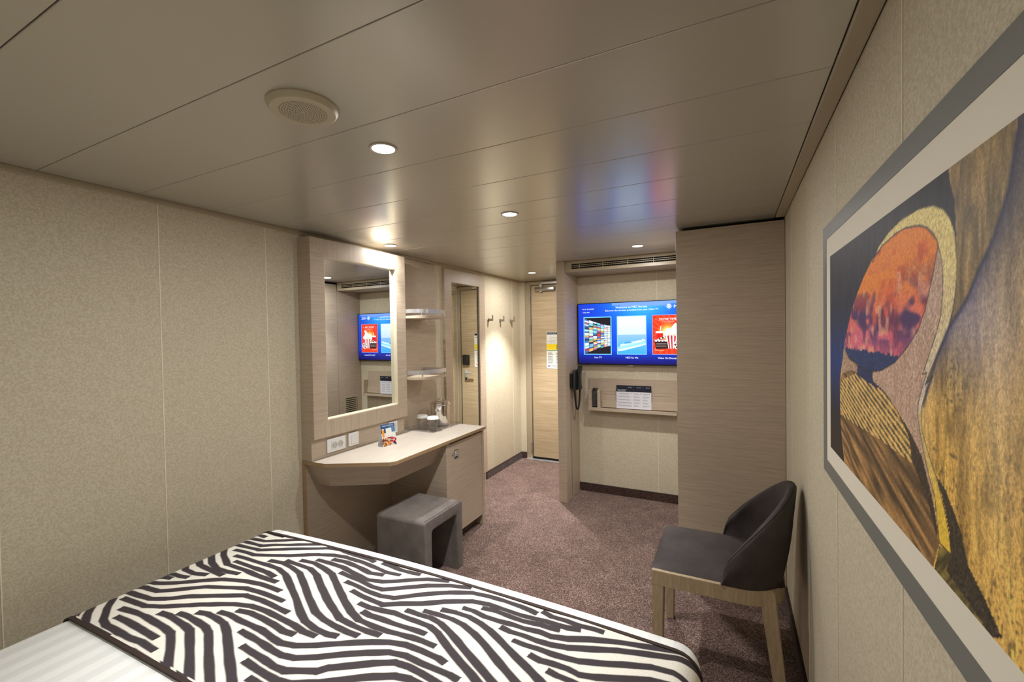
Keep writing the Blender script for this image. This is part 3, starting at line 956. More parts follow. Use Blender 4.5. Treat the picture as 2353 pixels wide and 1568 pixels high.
def grid_mesh(name, P, cols, nu, nv, flip=False):
    """P (nv,nu,3) points, cols (nv,nu,3) linear"""
    me = bpy.data.meshes.new(name)
    idx = np.arange(nu * nv).reshape(nv, nu)
    q = np.stack([idx[:-1, :-1], idx[:-1, 1:], idx[1:, 1:], idx[1:, :-1]], -1).reshape(-1, 4)
    if flip:
        q = q[:, ::-1]
    me.vertices.add(nu * nv)
    me.vertices.foreach_set('co', np.ascontiguousarray(P, dtype=np.float32).ravel())
    me.loops.add(q.size)
    me.loops.foreach_set('vertex_index', q.ravel().astype(np.int32))
    me.polygons.add(len(q))
    me.polygons.foreach_set('loop_start', np.arange(0, q.size, 4, dtype=np.int32))
    me.polygons.foreach_set('loop_total', np.full(len(q), 4, dtype=np.int32))
    me.update(calc_edges=True)
    if cols is not None:
        at = me.color_attributes.new('Col', 'FLOAT_COLOR', 'POINT')
        a4 = np.ones((nu * nv, 4), dtype=np.float32)
        a4[:, :3] = cols.reshape(-1, 3)
        at.data.foreach_set('color', a4.ravel())
    me.validate()
    return me
Pts = np.stack([SX0 + (SX1 - SX0) * uu, np.full_like(uu, TY), SZ0 + (SZ1 - SZ0) * vv], -1)
scr = obj('screen', grid_mesh('screen', Pts, cols, NU, NV), M_SCREEN, tv)
W_ = (246, 250, 255)
def on_screen(name, fn):
    f = Flat()          # coordinates are room x and z
    fn(f)
    f.build(name, (0, TY - 0.0004, 0), (1, 0, 0), (0, 0, 1), (0, -1, 0), M_SCREEN, scr)
on_screen('date_text', lambda f: f.text('Fri 21 Oct 2022', -1.229, 1.690, 0.0165, W_, 6))
on_screen('time_text', lambda f: f.text('10:42 AM', -1.228, 1.660, 0.0165, W_, 6))
on_screen('headline_text', lambda f: f.text('Welcome to MSC Europa', -0.787, 1.6935, 0.0262, W_, 6, 'CENTER', 0.012))
on_screen('headline_text', lambda f: f.text('Discover the services accessible from your Cabin TV', -0.787, 1.669, 0.0214, W_, 6, 'CENTER', 0.012))
on_screen('emblem', lambda f: f.star(-0.470, 1.695, 0.032, W_, 6).text('MSC', -0.434, 1.680, 0.040, W_, 6, 'LEFT', 0.015))
on_screen('caption', lambda f: f.text('Live TV', -1.087, 1.247, 0.022, W_, 6, 'CENTER', 0.015))
on_screen('caption', lambda f: f.text('MSC for Me', -0.784, 1.247, 0.022, W_, 6, 'CENTER', 0.015))
on_screen('caption', lambda f: f.text('Video On Demand', -0.481, 1.247, 0.022, W_, 6, 'CENTER', 0.015))
# tile 1: wall of small pictures
f = Flat()
f.rect(-1.220, 1.279, -0.962, 1.624, (112, 196, 255), 0).rect(-1.212, 1.287, -0.970, 1.616, (26, 22, 30), 1)
random.seed(11)
pal = [(120, 196, 232), (170, 222, 240), (60, 130, 190), (200, 232, 236), (96, 170, 120), (214, 60, 44), (236, 168, 90), (70, 96, 170), (226, 236, 246), (150, 90, 130), (40, 60, 110), (180, 210, 160)]
xs = [-1.211, -1.170, -1.131, -1.095, -1.061, -1.030, -1.000, -0.972]
def tb(x):
    t_ = (x + 1.211) / 0.239
    e = 1 - (1 - t_) ** 1.25
    return 1.612 - 0.071 * e, 1.288 + 0.071 * e
for i in range(7):
    for j in range(10):
        q = []
        for x, jj in ((xs[i] + 0.0015, j + 0.94), (xs[i + 1] - 0.0015, j + 0.94), (xs[i + 1] - 0.0015, j + 0.06), (xs[i] + 0.0015, j + 0.06)):
            t_, b_ = tb(x)
            q.append((x, t_ + (b_ - t_) * jj / 10.0))
        c = random.choice(pal)
        if i > 4:
            c = tuple(min(255, int(v * 0.5 + 130)) for v in c)
        f.poly(q, c, 2)
        c2 = random.choice(pal)
        if i > 4:
            c2 = tuple(min(255, int(v * 0.5 + 130)) for v in c2)
        a0, a1, a2, a3 = [Vector((p[0], p[1])) for p in q]
        k_ = random.choice((0.35, 0.5, 0.6))
        f.poly([tuple(a0), tuple(a1), tuple(a1.lerp(a2, k_)), tuple(a0.lerp(a3, k_ * random.uniform(0.7, 1.2)))], c2, 3)
f.build('menu_tile', (0, TY - 0.0003, 0), (1, 0, 0), (0, 0, 1), (0, -1, 0), M_SCREEN, scr)
# tile 2: ship at sea
f = Flat()
f.rect(-0.914, 1.282, -0.658, 1.625, (126, 196, 232), 0)
for i in range(14):
    z0 = 1.458 + (1.619 - 1.458) * i / 14; z1 = 1.458 + (1.619 - 1.458) * (i + 1) / 14
    t_ = i / 13
    f.rect(-0.908, z0, -0.664, z1, tuple(int(a + (b_ - a) * t_) for a, b_ in zip((196, 216, 250), (222, 236, 255))), 1)
for i in range(10):
    z0 = 1.288 + (1.458 - 1.288) * i / 10; z1 = 1.288 + (1.458 - 1.288) * (i + 1) / 10
    t_ = i / 9
    f.rect(-0.908, z0, -0.664, z1, tuple(int(a + (b_ - a) * t_) for a, b_ in zip((60, 160, 236), (132, 180, 240))), 1)
f.poly([(-0.906, 1.312), (-0.86, 1.316), (-0.78, 1.338), (-0.70, 1.358), (-0.664, 1.370), (-0.664, 1.400), (-0.72, 1.390), (-0.80, 1.378), (-0.88, 1.360), (-0.906, 1.345)], (176, 232, 246), 3)
f.poly([(-0.906, 1.312), (-0.78, 1.338), (-0.664, 1.370), (-0.664, 1.377), (-0.78, 1.346), (-0.906, 1.322)], (236, 250, 255), 4)
f.poly([(-0.89, 1.360), (-0.80, 1.378), (-0.70, 1.393), (-0.68, 1.410), (-0.72, 1.408), (-0.78, 1.396), (-0.88, 1.374)], (206, 240, 250), 4)
f.poly([(-0.855, 1.376), (-0.84, 1.394), (-0.81, 1.398), (-0.785, 1.390), (-0.775, 1.384)], (70, 150, 206), 5)
f.poly([(-0.70, 1.405), (-0.694, 1.420), (-0.67, 1.412), (-0.668, 1.402)], (236, 248, 255), 5)
for i in range(24):
    t_ = i / 23
    x_ = -0.895 + 0.225 * t_; z_ = 1.330 + 0.052 * t_
    f.rect(x_, z_, x_ + 0.006, z_ + 0.018, (120, 190, 222), 5)
f.star(-0.868, 1.568, 0.022, (248, 252, 255), 6)
f.text('MSC', -0.836, 1.559, 0.027, (248, 252, 255), 6, 'LEFT', 0.01)
f.text('for Me', -0.758, 1.561, 0.022, (248, 252, 255), 6, 'LEFT')
f.build('menu_tile', (0, TY - 0.0003, 0), (1, 0, 0), (0, 0, 1), (0, -1, 0), M_SCREEN, scr)
# tile 3: cinema poster
f = Flat()
f.rect(-0.611, 1.282, -0.351, 1.626, (110, 160, 236), 0).rect(-0.606, 1.287, -0.356, 1.621, (232, 48, 26), 1)
pcx, pcz = -0.481, 1.46
for i in range(22):
    a0 = 2 * PI * i / 22; a1 = 2 * PI * (i + 0.5) / 22
    def ray_pt(a):
        R = min(0.122 / max(abs(math.cos(a)), 1e-3), (0.158 if math.sin(a) > 0 else 0.170) / max(abs(math.sin(a)), 1e-3))
        return (pcx + R * math.cos(a), pcz + R * math.sin(a))
    f.poly([(pcx, pcz), ray_pt(a0), ray_pt(a1)], (244, 70, 30), 2)
for r_, c_ in ((0.088, (250, 96, 36)), (0.072, (252, 128, 50)), (0.056, (254, 176, 86)), (0.042, (255, 222, 150))):
    f.disc(pcx, pcz + 0.01, r_, c_, 3 + (0.1 - r_) * 10, 28)
f.text('MOVIE TIME', pcx, 1.578, 0.0265, (255, 250, 250), 8, 'CENTER', 0.03)
f.disc(-0.577, 1.588, 0.003, (255, 250, 250), 8, 8).disc(-0.385, 1.588, 0.003, (255, 250, 250), 8, 8)
f.rect(-0.572, 1.5735, -0.390, 1.5745, (255, 180, 150), 8)
f.text('cinema background', pcx, 1.560, 0.0125, (255, 226, 210), 8, 'CENTER')
# drink cup
f.poly([(-0.576, 1.472), (-0.520, 1.472), (-0.527, 1.385), (-0.569, 1.385)], (206, 24, 26), 6)
f.poly([(-0.582, 1.468), (-0.512, 1.468), (-0.516, 1.484), (-0.578, 1.484)], (248, 246, 246), 7)
f.poly([(-0.546, 1.484), (-0.540, 1.484), (-0.535, 1.526), (-0.541, 1.527)], (248, 246, 246), 7)
# popcorn bucket
for i in range(8):
    a, b_ = i / 8, (i + 1) / 8
    f.poly([(-0.487 + 0.086 * a * 0.86 + 0.006, 1.334), (-0.487 + 0.086 * b_ * 0.86 + 0.006, 1.334), (-0.502 + 0.114 * b_, 1.448), (-0.502 + 0.114 * a, 1.448)], (236, 238, 240) if i % 2 == 0 else (190, 24, 34), 9)
random.seed(5)
for i in range(60):
    a = random.random() * PI
    r_ = random.random() ** 0.5
    f.disc(-0.446 + 0.062 * r_ * math.cos(a), 1.450 + 0.058 * r_ * math.sin(a), 0.008 + 0.004 * random.random(), random.choice(((250, 250, 246), (226, 240, 240), (214, 228, 226))), 10 + i * 0.03, 9)
f.poly([(-0.45, 1.49), (-0.415, 1.508), (-0.395, 1.545), (-0.425, 1.552), (-0.452, 1.515)], (232, 244, 240), 12)
# clapper board
f.poly([(-0.590, 1.393), (-0.487, 1.396), (-0.478, 1.335), (-0.578, 1.330)], (46, 24, 26), 13)
f.poly([(-0.598, 1.402), (-0.590, 1.392), (-0.498, 1.432), (-0.504, 1.446)], (30, 26, 34), 13)
f.poly([(-0.592, 1.394), (-0.488, 1.397), (-0.490, 1.412), (-0.594, 1.409)], (30, 26, 34), 13)
for i in range(4):
    t_ = i / 4 + 0.06
    f.poly([(-0.598 + 0.094 * t_, 1.402 + 0.044 * t_), (-0.590 + 0.094 * t_, 1.393 + 0.042 * t_), (-0.590 + 0.094 * (t_ + 0.11), 1.393 + 0.042 * (t_ + 0.11)), (-0.598 + 0.094 * (t_ + 0.13), 1.402 + 0.044 * (t_ + 0.13))], (242, 242, 246), 14)
    f.poly([(-0.590 + 0.104 * t_, 1.395), (-0.590 + 0.104 * (t_ + 0.12), 1.395), (-0.585 + 0.104 * (t_ + 0.12), 1.411), (-0.598 + 0.104 * t_, 1.409)], (242, 242, 246), 14)
for k in range(3):
    f.rect(-0.578, 1.376 - 0.012 * k, -0.494, 1.3775 - 0.012 * k, (226, 210, 206), 14)
# film reel
f.disc(-0.402, 1.366, 0.036, (240, 240, 240), 15, 26)
for k in range(5):
    a = 2 * PI * k / 5 + 0.5
    f.disc(-0.402 + 0.021 * math.cos(a), 1.366 + 0.021 * math.sin(a), 0.0095, (120, 40, 26), 16, 12)
f.disc(-0.402, 1.366, 0.005, (60, 30, 26), 16, 10)
f.poly([(-0.596, 1.336), (-0.585, 1.322), (-0.55, 1.314), (-0.51, 1.316), (-0.512, 1.322), (-0.55, 1.321), (-0.58, 1.329)], (206, 150, 120), 13)
f.build('menu_tile', (0, TY - 0.0003, 0), (1, 0, 0), (0, 0, 1), (0, -1, 0), M_SCREEN, scr, 0.00008)

# ------------------------------------------------------------------ wall rack below the television
rk = thing('wall_rack', (-0.79, 3.94, 0.765), 'long oak wall rack with ledge and remote pocket below the television', 'shelf')
obj('back_board', bx(-1.184, -0.41, 3.955, YTV - 0.0009, 0.775, 1.062, 0.001), M_WOOD_H, rk)
obj('lower_board', bx(-1.062, -0.41, 3.940, 3.955, 0.80, 0.862, 0.001), M_WOOD_H, rk)
for z in (0.919, 0.943):
    obj('groove', bx(-1.062, -0.412, 3.9542, 3.955, z, z + 0.002), M_WOOD_EDGE, rk)
obj('ledge', bx(-1.176, -0.405, 3.893, 3.9545, 0.772, 0.790, 0.001), M_WOOD_H, rk)
obj('ledge_lip', bx(-1.176, -0.405, 3.884, 3.8928, 0.772, 0.800, 0.001), M_WOOD_H, rk)
obj('pocket_side', bx(-1.176, -1.146, 3.896, 3.9545, 0.7905, 0.958, 0.001), M_WOOD_H, rk)
obj('pocket_side', bx(-1.093, -1.066, 3.896, 3.9545, 0.7905, 0.958, 0.001), M_WOOD_H, rk)
obj('end_cheek', bx(-0.412, -0.402, 3.884, 3.9545, 0.772, 0.958, 0.001), M_WOOD_H, rk)

rc = thing('remote_control', (-1.119, 3.93, 0.791), 'slim black television remote standing in the rack pocket', 'remote control')
obj('case', bx(-1.1415, -1.0975, 3.918, 3.936, 0.7906, 0.974, 0.006), M_BLACKPL, rc, 30)
keys = []
for i in range(4):
    for j in range(13):
        x_ = -1.1365 + i * 0.0098; z_ = 0.810 + j * 0.0108
        keys.append((x_, x_ + 0.0052, 3.9168, 3.9182, z_, z_ + 0.005))
tag(obj('buttons', boxes(keys), plain('remote_buttons', (120, 122, 124), 0.5), rc), kind='stuff')
obj('power_button', bx(-1.1365, -1.130, 3.9165, 3.9182, 0.957, 0.963), plain('red_button', (170, 30, 24), 0.4), rc)

def leaflet(x0, x1, z0, z1, yy, label, title, dots):
    t = thing('leaflet', ((x0 + x1) / 2, yy, z0), label, 'leaflet', 'three service leaflets on the wall rack')
    obj('sheet', bx(x0, x1, yy, yy + 0.0012, z0, z1), white_card, t)
    f = Flat()
    w_, h_ = x1 - x0, z1 - z0
    f.rect(0, 0, w_, h_, (218, 218, 226), 1).rect(0, h_ - 0.058, w_, h_, (26, 28, 46), 2)
    f.star(w_ - 0.042, h_ - 0.018, 0.0065, (230, 232, 240), 3)
    f.text('MSC', w_ - 0.033, h_ - 0.0215, 0.0098, (230, 232, 240), 3, 'LEFT', 0.02)
    if title:
        f.text('POOL AND BEACH', 0.010, h_ - 0.043, 0.0095, (226, 228, 236), 3)
        f.text('TOWEL SERVICE', 0.010, h_ - 0.0535, 0.0095, (226, 228, 236), 3)
    f.disc(w_ - 0.016, h_ - 0.072, 0.0035, (30, 32, 48), 3, 10)
    random.seed(int(x0 * 1000))
    for b_ in range(5):
        top = h_ - 0.070 - b_ * 0.0265
        for k in range(3):
            f.rect(0.020 if title else 0.008, top - k * 0.0042 - 0.0018, w_ - 0.012 - random.random() * 0.03, top - k * 0.0042, (150, 150, 162), 3)
        if title and b_ > 0:
            f.disc(0.012, top - 0.002, 0.0032, (30, 32, 48), 3, 10)
    f.build('print', (x0, yy - 0.0002, z0), (1, 0, 0), (0, 0, 1), (0, -1, 0), M_PRINT, t)
leaflet(-0.926, -0.774, 0.7995, 1.008, 3.9290, 'navy and white towel service leaflet, leftmost and full width on the rack', True, 1)
leaflet(-0.852, -0.698, 0.7995, 1.008, 3.9315, 'navy and white leaflet, middle one partly covered on the rack', False, 0)
leaflet(-0.776, -0.624, 0.7995, 1.008, 3.9340, 'navy and white leaflet, rightmost of the three on the rack', False, 0)

# ------------------------------------------------------------------ telephone on the partition
XPH = -1.287
ph = thing('telephone', (XPH, 3.78, 0.95), 'dark grey wall telephone with hanging coiled cord on the partition panel', 'telephone')
obj('wall_bracket', bx(XPH + 0.0005, XPH + 0.022, 3.705, 3.835, 0.99, 1.120, 0.003), M_BLACKPL, ph)
obj('base_body', bx(XPH + 0.022, XPH + 0.047, 3.715, 3.86, 0.965, 1.150, 0.006), M_PHONE, ph, 30)
hs = bmesh.new()
def hpoint(x_, z_):
    return (x_, z_)
prof = [(XPH + 0.050, 0.972), (XPH + 0.072, 0.968), (XPH + 0.078, 0.985), (XPH + 0.072, 1.01), (XPH + 0.070, 1.075), (XPH + 0.074, 1.125), (XPH + 0.084, 1.165), (XPH + 0.078, 1.185), (XPH + 0.056, 1.186), (XPH + 0.049, 1.165), (XPH + 0.050, 1.13), (XPH + 0.054, 1.10), (XPH + 0.054, 1.03), (XPH + 0.049, 1.00)]
a = [hs.verts.new((p[0], 3.775, p[1])) for p in prof]
b_ = [hs.verts.new((p[0], 3.832, p[1])) for p in prof]
hs.faces.new(a); hs.faces.new(b_[::-1])
for i in range(len(prof)):
    hs.faces.new((a[i], b_[i], b_[(i + 1) % len(prof)], a[(i + 1) % len(prof)]))
bmesh.ops.recalc_face_normals(hs, faces=list(hs.faces))
bmesh.ops.bevel(hs, geom=list(hs.edges), offset=0.004, segments=2, affect='EDGES')
obj('handset', hs, M_PHONE, ph, 40)
obj('keypad_face', bx(XPH + 0.047, XPH + 0.0485, 3.722, 3.770, 0.985, 1.135, 0.0005), M_BLACKPL, ph)
cpath = []
for i in range(41):
    t_ = i / 40
    y_ = 3.735 + 0.085 * t_
    z_ = 0.97 - 0.175 * (1 - abs(2 * t_ - 1) ** 2.6)
    cpath.append((XPH + 0.036 + 0.022 * t_, y_, z_))
obj('coiled_cord', sweep(cpath, 0.0078, 8), M_BLACKPL, ph, 60)
rings = bmesh.new()
for i in range(0, 160):
    t_ = i / 159
    y_ = 3.735 + 0.085 * t_
    z_ = 0.97 - 0.175 * (1 - abs(2 * t_ - 1) ** 2.6)
tag(obj('thin_line', sweep([(XPH + 0.004, 3.72, 0.99), (XPH + 0.003, 3.725, 0.7), (XPH + 0.003, 3.735, 0.3), (XPH + 0.003, 3.735, 0.02)], 0.0018, 6), plain('beige_line', (150, 128, 104), 0.6), ph))

# ================================================================== WARDROBE
wd = thing('wardrobe', (-0.015, 3.2, 0), 'tall oak wardrobe with plain side panel beside the leather chair', 'wardrobe')
obj('side_panel', bx(-0.294, XR - 0.0015, 2.802, 2.822, 0.0, 2.080, 0.001), M_WOOD_H, wd)
obj('carcass', bx(-0.272, XR - 0.0015, 2.8225, 3.62, 0.0, 2.075), M_WOOD_H, wd)
for i, (a, b_) in enumerate(((2.824, 3.218), (3.222, 3.616))):
    d = obj('door', bx(-0.294, -0.2725, a, b_, 0.06, 2.078, 0.001), M_WOOD_H, wd)
    yk = b_ - 0.03 if i == 0 else a + 0.03
    obj('pull', bx(-0.302, -0.2942, yk - 0.006, yk + 0.006, 0.95, 1.15, 0.002), M_SATIN, d)
obj('top_gap_shade', bx(-0.262, XR - 0.0015, 2.862, 3.615, 2.0755, 2.0990), M_BLACKGAP, wd)  # black box painting in the shade of the gap above the wardrobe
sp_ = thing('service_panel', (-0.28, 3.795, 0), 'oak side panel with louvred vent closing the niche beside the television', 'panel')
obj('board', bx(-0.290, -0.270, 3.622, YTV - 0.001, 0.0, 2.004, 0.001), M_WOOD_H, sp_)
lv = obj('vent_frame', boxes([(-0.298, -0.2902, 3.70, 3.712, 0.42, 0.765), (-0.298, -0.2902, 3.868, 3.88, 0.42, 0.765), (-0.298, -0.2902, 3.712, 3.868, 0.753, 0.765), (-0.298, -0.2902, 3.712, 3.868, 0.42, 0.432)]), M_CORNICE, sp_)
obj('vent_dark', bx(-0.2925, -0.2903, 3.712, 3.868, 0.432, 0.753), M_BLACKGAP, lv)
for i in range(14):
    z_ = 0.438 + i * 0.0225
    obj('louvre', bx(-0.298, -0.293, 3.712, 3.868, z_, z_ + 0.012), M_CORNICE, lv)

# ================================================================== CHAIR
ch = thing('dining_chair', (-0.05, 2.165, 0), 'dark brown leather barrel-back chair with pale wooden legs by the wall', 'chair')
CY, HW = 2.165, 0.236
def uplan(s, half, xfront, xback, rc):
    """U-shaped plan: s 0..1 from near front end round the back to far front end"""
    L1 = (xback - rc) - xfront
    La = PI / 2 * rc
    Lb = 2 * (half - rc)
    T = 2 * L1 + 2 * La + Lb
    d = s * T
    if d <= L1:
        return Vector((xfront + d, CY - half, 0)), Vector((0, -1, 0))
    d -= L1
    if d <= La:
        a = -PI / 2 + d / rc
        return Vector((xback - rc + rc * math.cos(a), CY - half + rc + rc * math.sin(a), 0)), Vector((math.cos(a), math.sin(a), 0))
    d -= La
    if d <= Lb:
        return Vector((xback, CY - half + rc + d, 0)), Vector((1, 0, 0))
    d -= Lb
    if d <= La:
        a = d / rc
        return Vector((xback - rc + rc * math.cos(a), CY + half - rc + rc * math.sin(a), 0)), Vector((math.cos(a), math.sin(a), 0))
    d -= La
    return Vector((xback - rc - d, CY + half, 0)), Vector((0, 1, 0))
# wooden frame
RZ0, RZ1 = 0.402, 0.462
path = [uplan(i / 40, HW - 0.014, -0.312, 0.176, 0.145)[0] + Vector((0, 0, (RZ0 + RZ1) / 2)) for i in range(41)]
obj('seat_rail', sweep(path, 0, sec=[(-0.014, -0.03), (0.014, -0.03), (0.014, 0.03), (-0.014, 0.03)]), M_BEECH, ch, 40)
obj('front_rail', bx(-0.313, -0.287, CY - HW + 0.028, CY + HW - 0.028, RZ0, RZ1, 0.002), M_BEECH, ch)
def leg(x0, y0, x1, y1, zt, wt, wbm):
    bm = bmesh.new()
    a = [bm.verts.new((x1 + sx * wbm / 2, y1 + sy * wbm / 2, 0)) for sx, sy in ((-1, -1), (1, -1), (1, 1), (-1, 1))]
    b_ = [bm.verts.new((x0 + sx * wt / 2, y0 + sy * wt / 2, zt)) for sx, sy in ((-1, -1), (1, -1), (1, 1), (-1, 1))]
    bm.faces.new(a[::-1]); bm.faces.new(b_)
    for i in range(4):
        bm.faces.new((a[i], a[(i + 1) % 4], b_[(i + 1) % 4], b_[i]))
    bmesh.ops.bevel(bm, geom=list(bm.edges), offset=0.003, segments=2, affect='EDGES')
    return bm
for sy in (-1, 1):
    obj('leg', leg(-0.288, CY + sy * (HW - 0.026), -0.292, CY + sy * (HW - 0.026), 0.4625, 0.052, 0.036), M_BEECH, ch)
    obj('leg', leg(0.118, CY + sy * (HW - 0.046), 0.172, CY + sy * (HW - 0.050), 0.4625, 0.058, 0.042), M_BEECH, ch)
# cushion
N1, N2 = 30, 26
P = np.zeros((N2, N1, 3))
for j in range(N2):
    for i in range(N1):
        u = -1 + 2 * i / (N1 - 1); v = -1 + 2 * j / (N2 - 1)
        x_ = -0.066 + 0.252 * u; y_ = CY + 0.009 + 0.229 * v
        if u > 0.3:
            k_ = (u - 0.3) / 0.7
            y_ = CY + (0.009 + 0.229 * v) * (1 - 0.34 * k_ ** 2.2)
        e = (1 - abs(u) ** 8) * (1 - abs(v) ** 8)
        P[j, i] = (x_, y_, 0.4605 + 0.022 * max(e, 0) ** 0.5 + 0.008 * (1 - u * u) * (1 - v * v))
cush = obj('seat_cushion', grid_mesh('seat_cushion', P, None, N1, N2), M_CHAIR, ch, 80)
# barrel back shell
NS, TH = 64, 0.036
Zb0 = 0.4635
rows = []
bm = bmesh.new()
for i in range(NS + 1):
    s = i / NS
    p0, n0 = uplan(s, HW + 0.002, -0.045, 0.182, 0.165)
    q = min(s, 1 - s) * 2                    # 0 at the front tips, 1 at the middle of the back
    top = Zb0 + 0.008 + 0.052 * (1 - (1 - min(q / 0.09, 1.0)) ** 3) + 0.312 * (1 - (1 - min(q / 0.93, 1.0)) ** 1.7)
    lean = 0.060 * (q ** 1.2)
    th = TH * (0.55 + 0.45 * min(q / 0.15, 1.0))
    H = top - Zb0
    prof = []
    for k_ in range(9):
        t_ = k_ / 8
        bul = 0.010 * math.sin(PI * t_)
        prof.append((bul, Zb0 + (H - th / 2) * t_, t_))
    for k_ in range(1, 6):
        a = PI * k_ / 6
        prof.append((-th / 2 + th / 2 * math.cos(a), Zb0 + (H - th / 2) + th / 2 * math.sin(a), 1.0))
    for k_ in range(8, -1, -1):
        t_ = k_ / 8
        prof.append((-th + 0.010 * math.sin(PI * t_) * 0.4, Zb0 + (H - th / 2) * t_, t_))
    row = []
    for off, z_, t_ in prof:
        hgt = max(0.0, (z_ - Zb0) / 0.355)
        pos = p0 + n0 * off + Vector((lean * hgt, 0, 0))
        pos.y = CY + (pos.y - CY) * (1 - 0.13 * hgt ** 1.6)
        row.append(bm.verts.new((pos.x, pos.y, z_)))
    rows.append(row)
for a, b_ in zip(rows[:-1], rows[1:]):
    for k_ in range(len(a) - 1):
        bm.faces.new((a[k_], b_[k_], b_[k_ + 1], a[k_ + 1]))
    bm.faces.new((a[-1], b_[-1], b_[0], a[0]))
bm.faces.new(rows[0]); bm.faces.new(rows[-1][::-1])
bmesh.ops.recalc_face_normals(bm, faces=list(bm.faces))
rim = [tuple(r_[10].co + Vector((0, 0, 0.0006))) for r_ in rows[2:-2]]
shell = obj('barrel_back', bm, M_CHAIR, ch, 60)
obj('rim_seam', sweep(rim, 0.0016, 6), plain('chair_seam_dark', (22, 18, 18), 0.7), shell, 60)

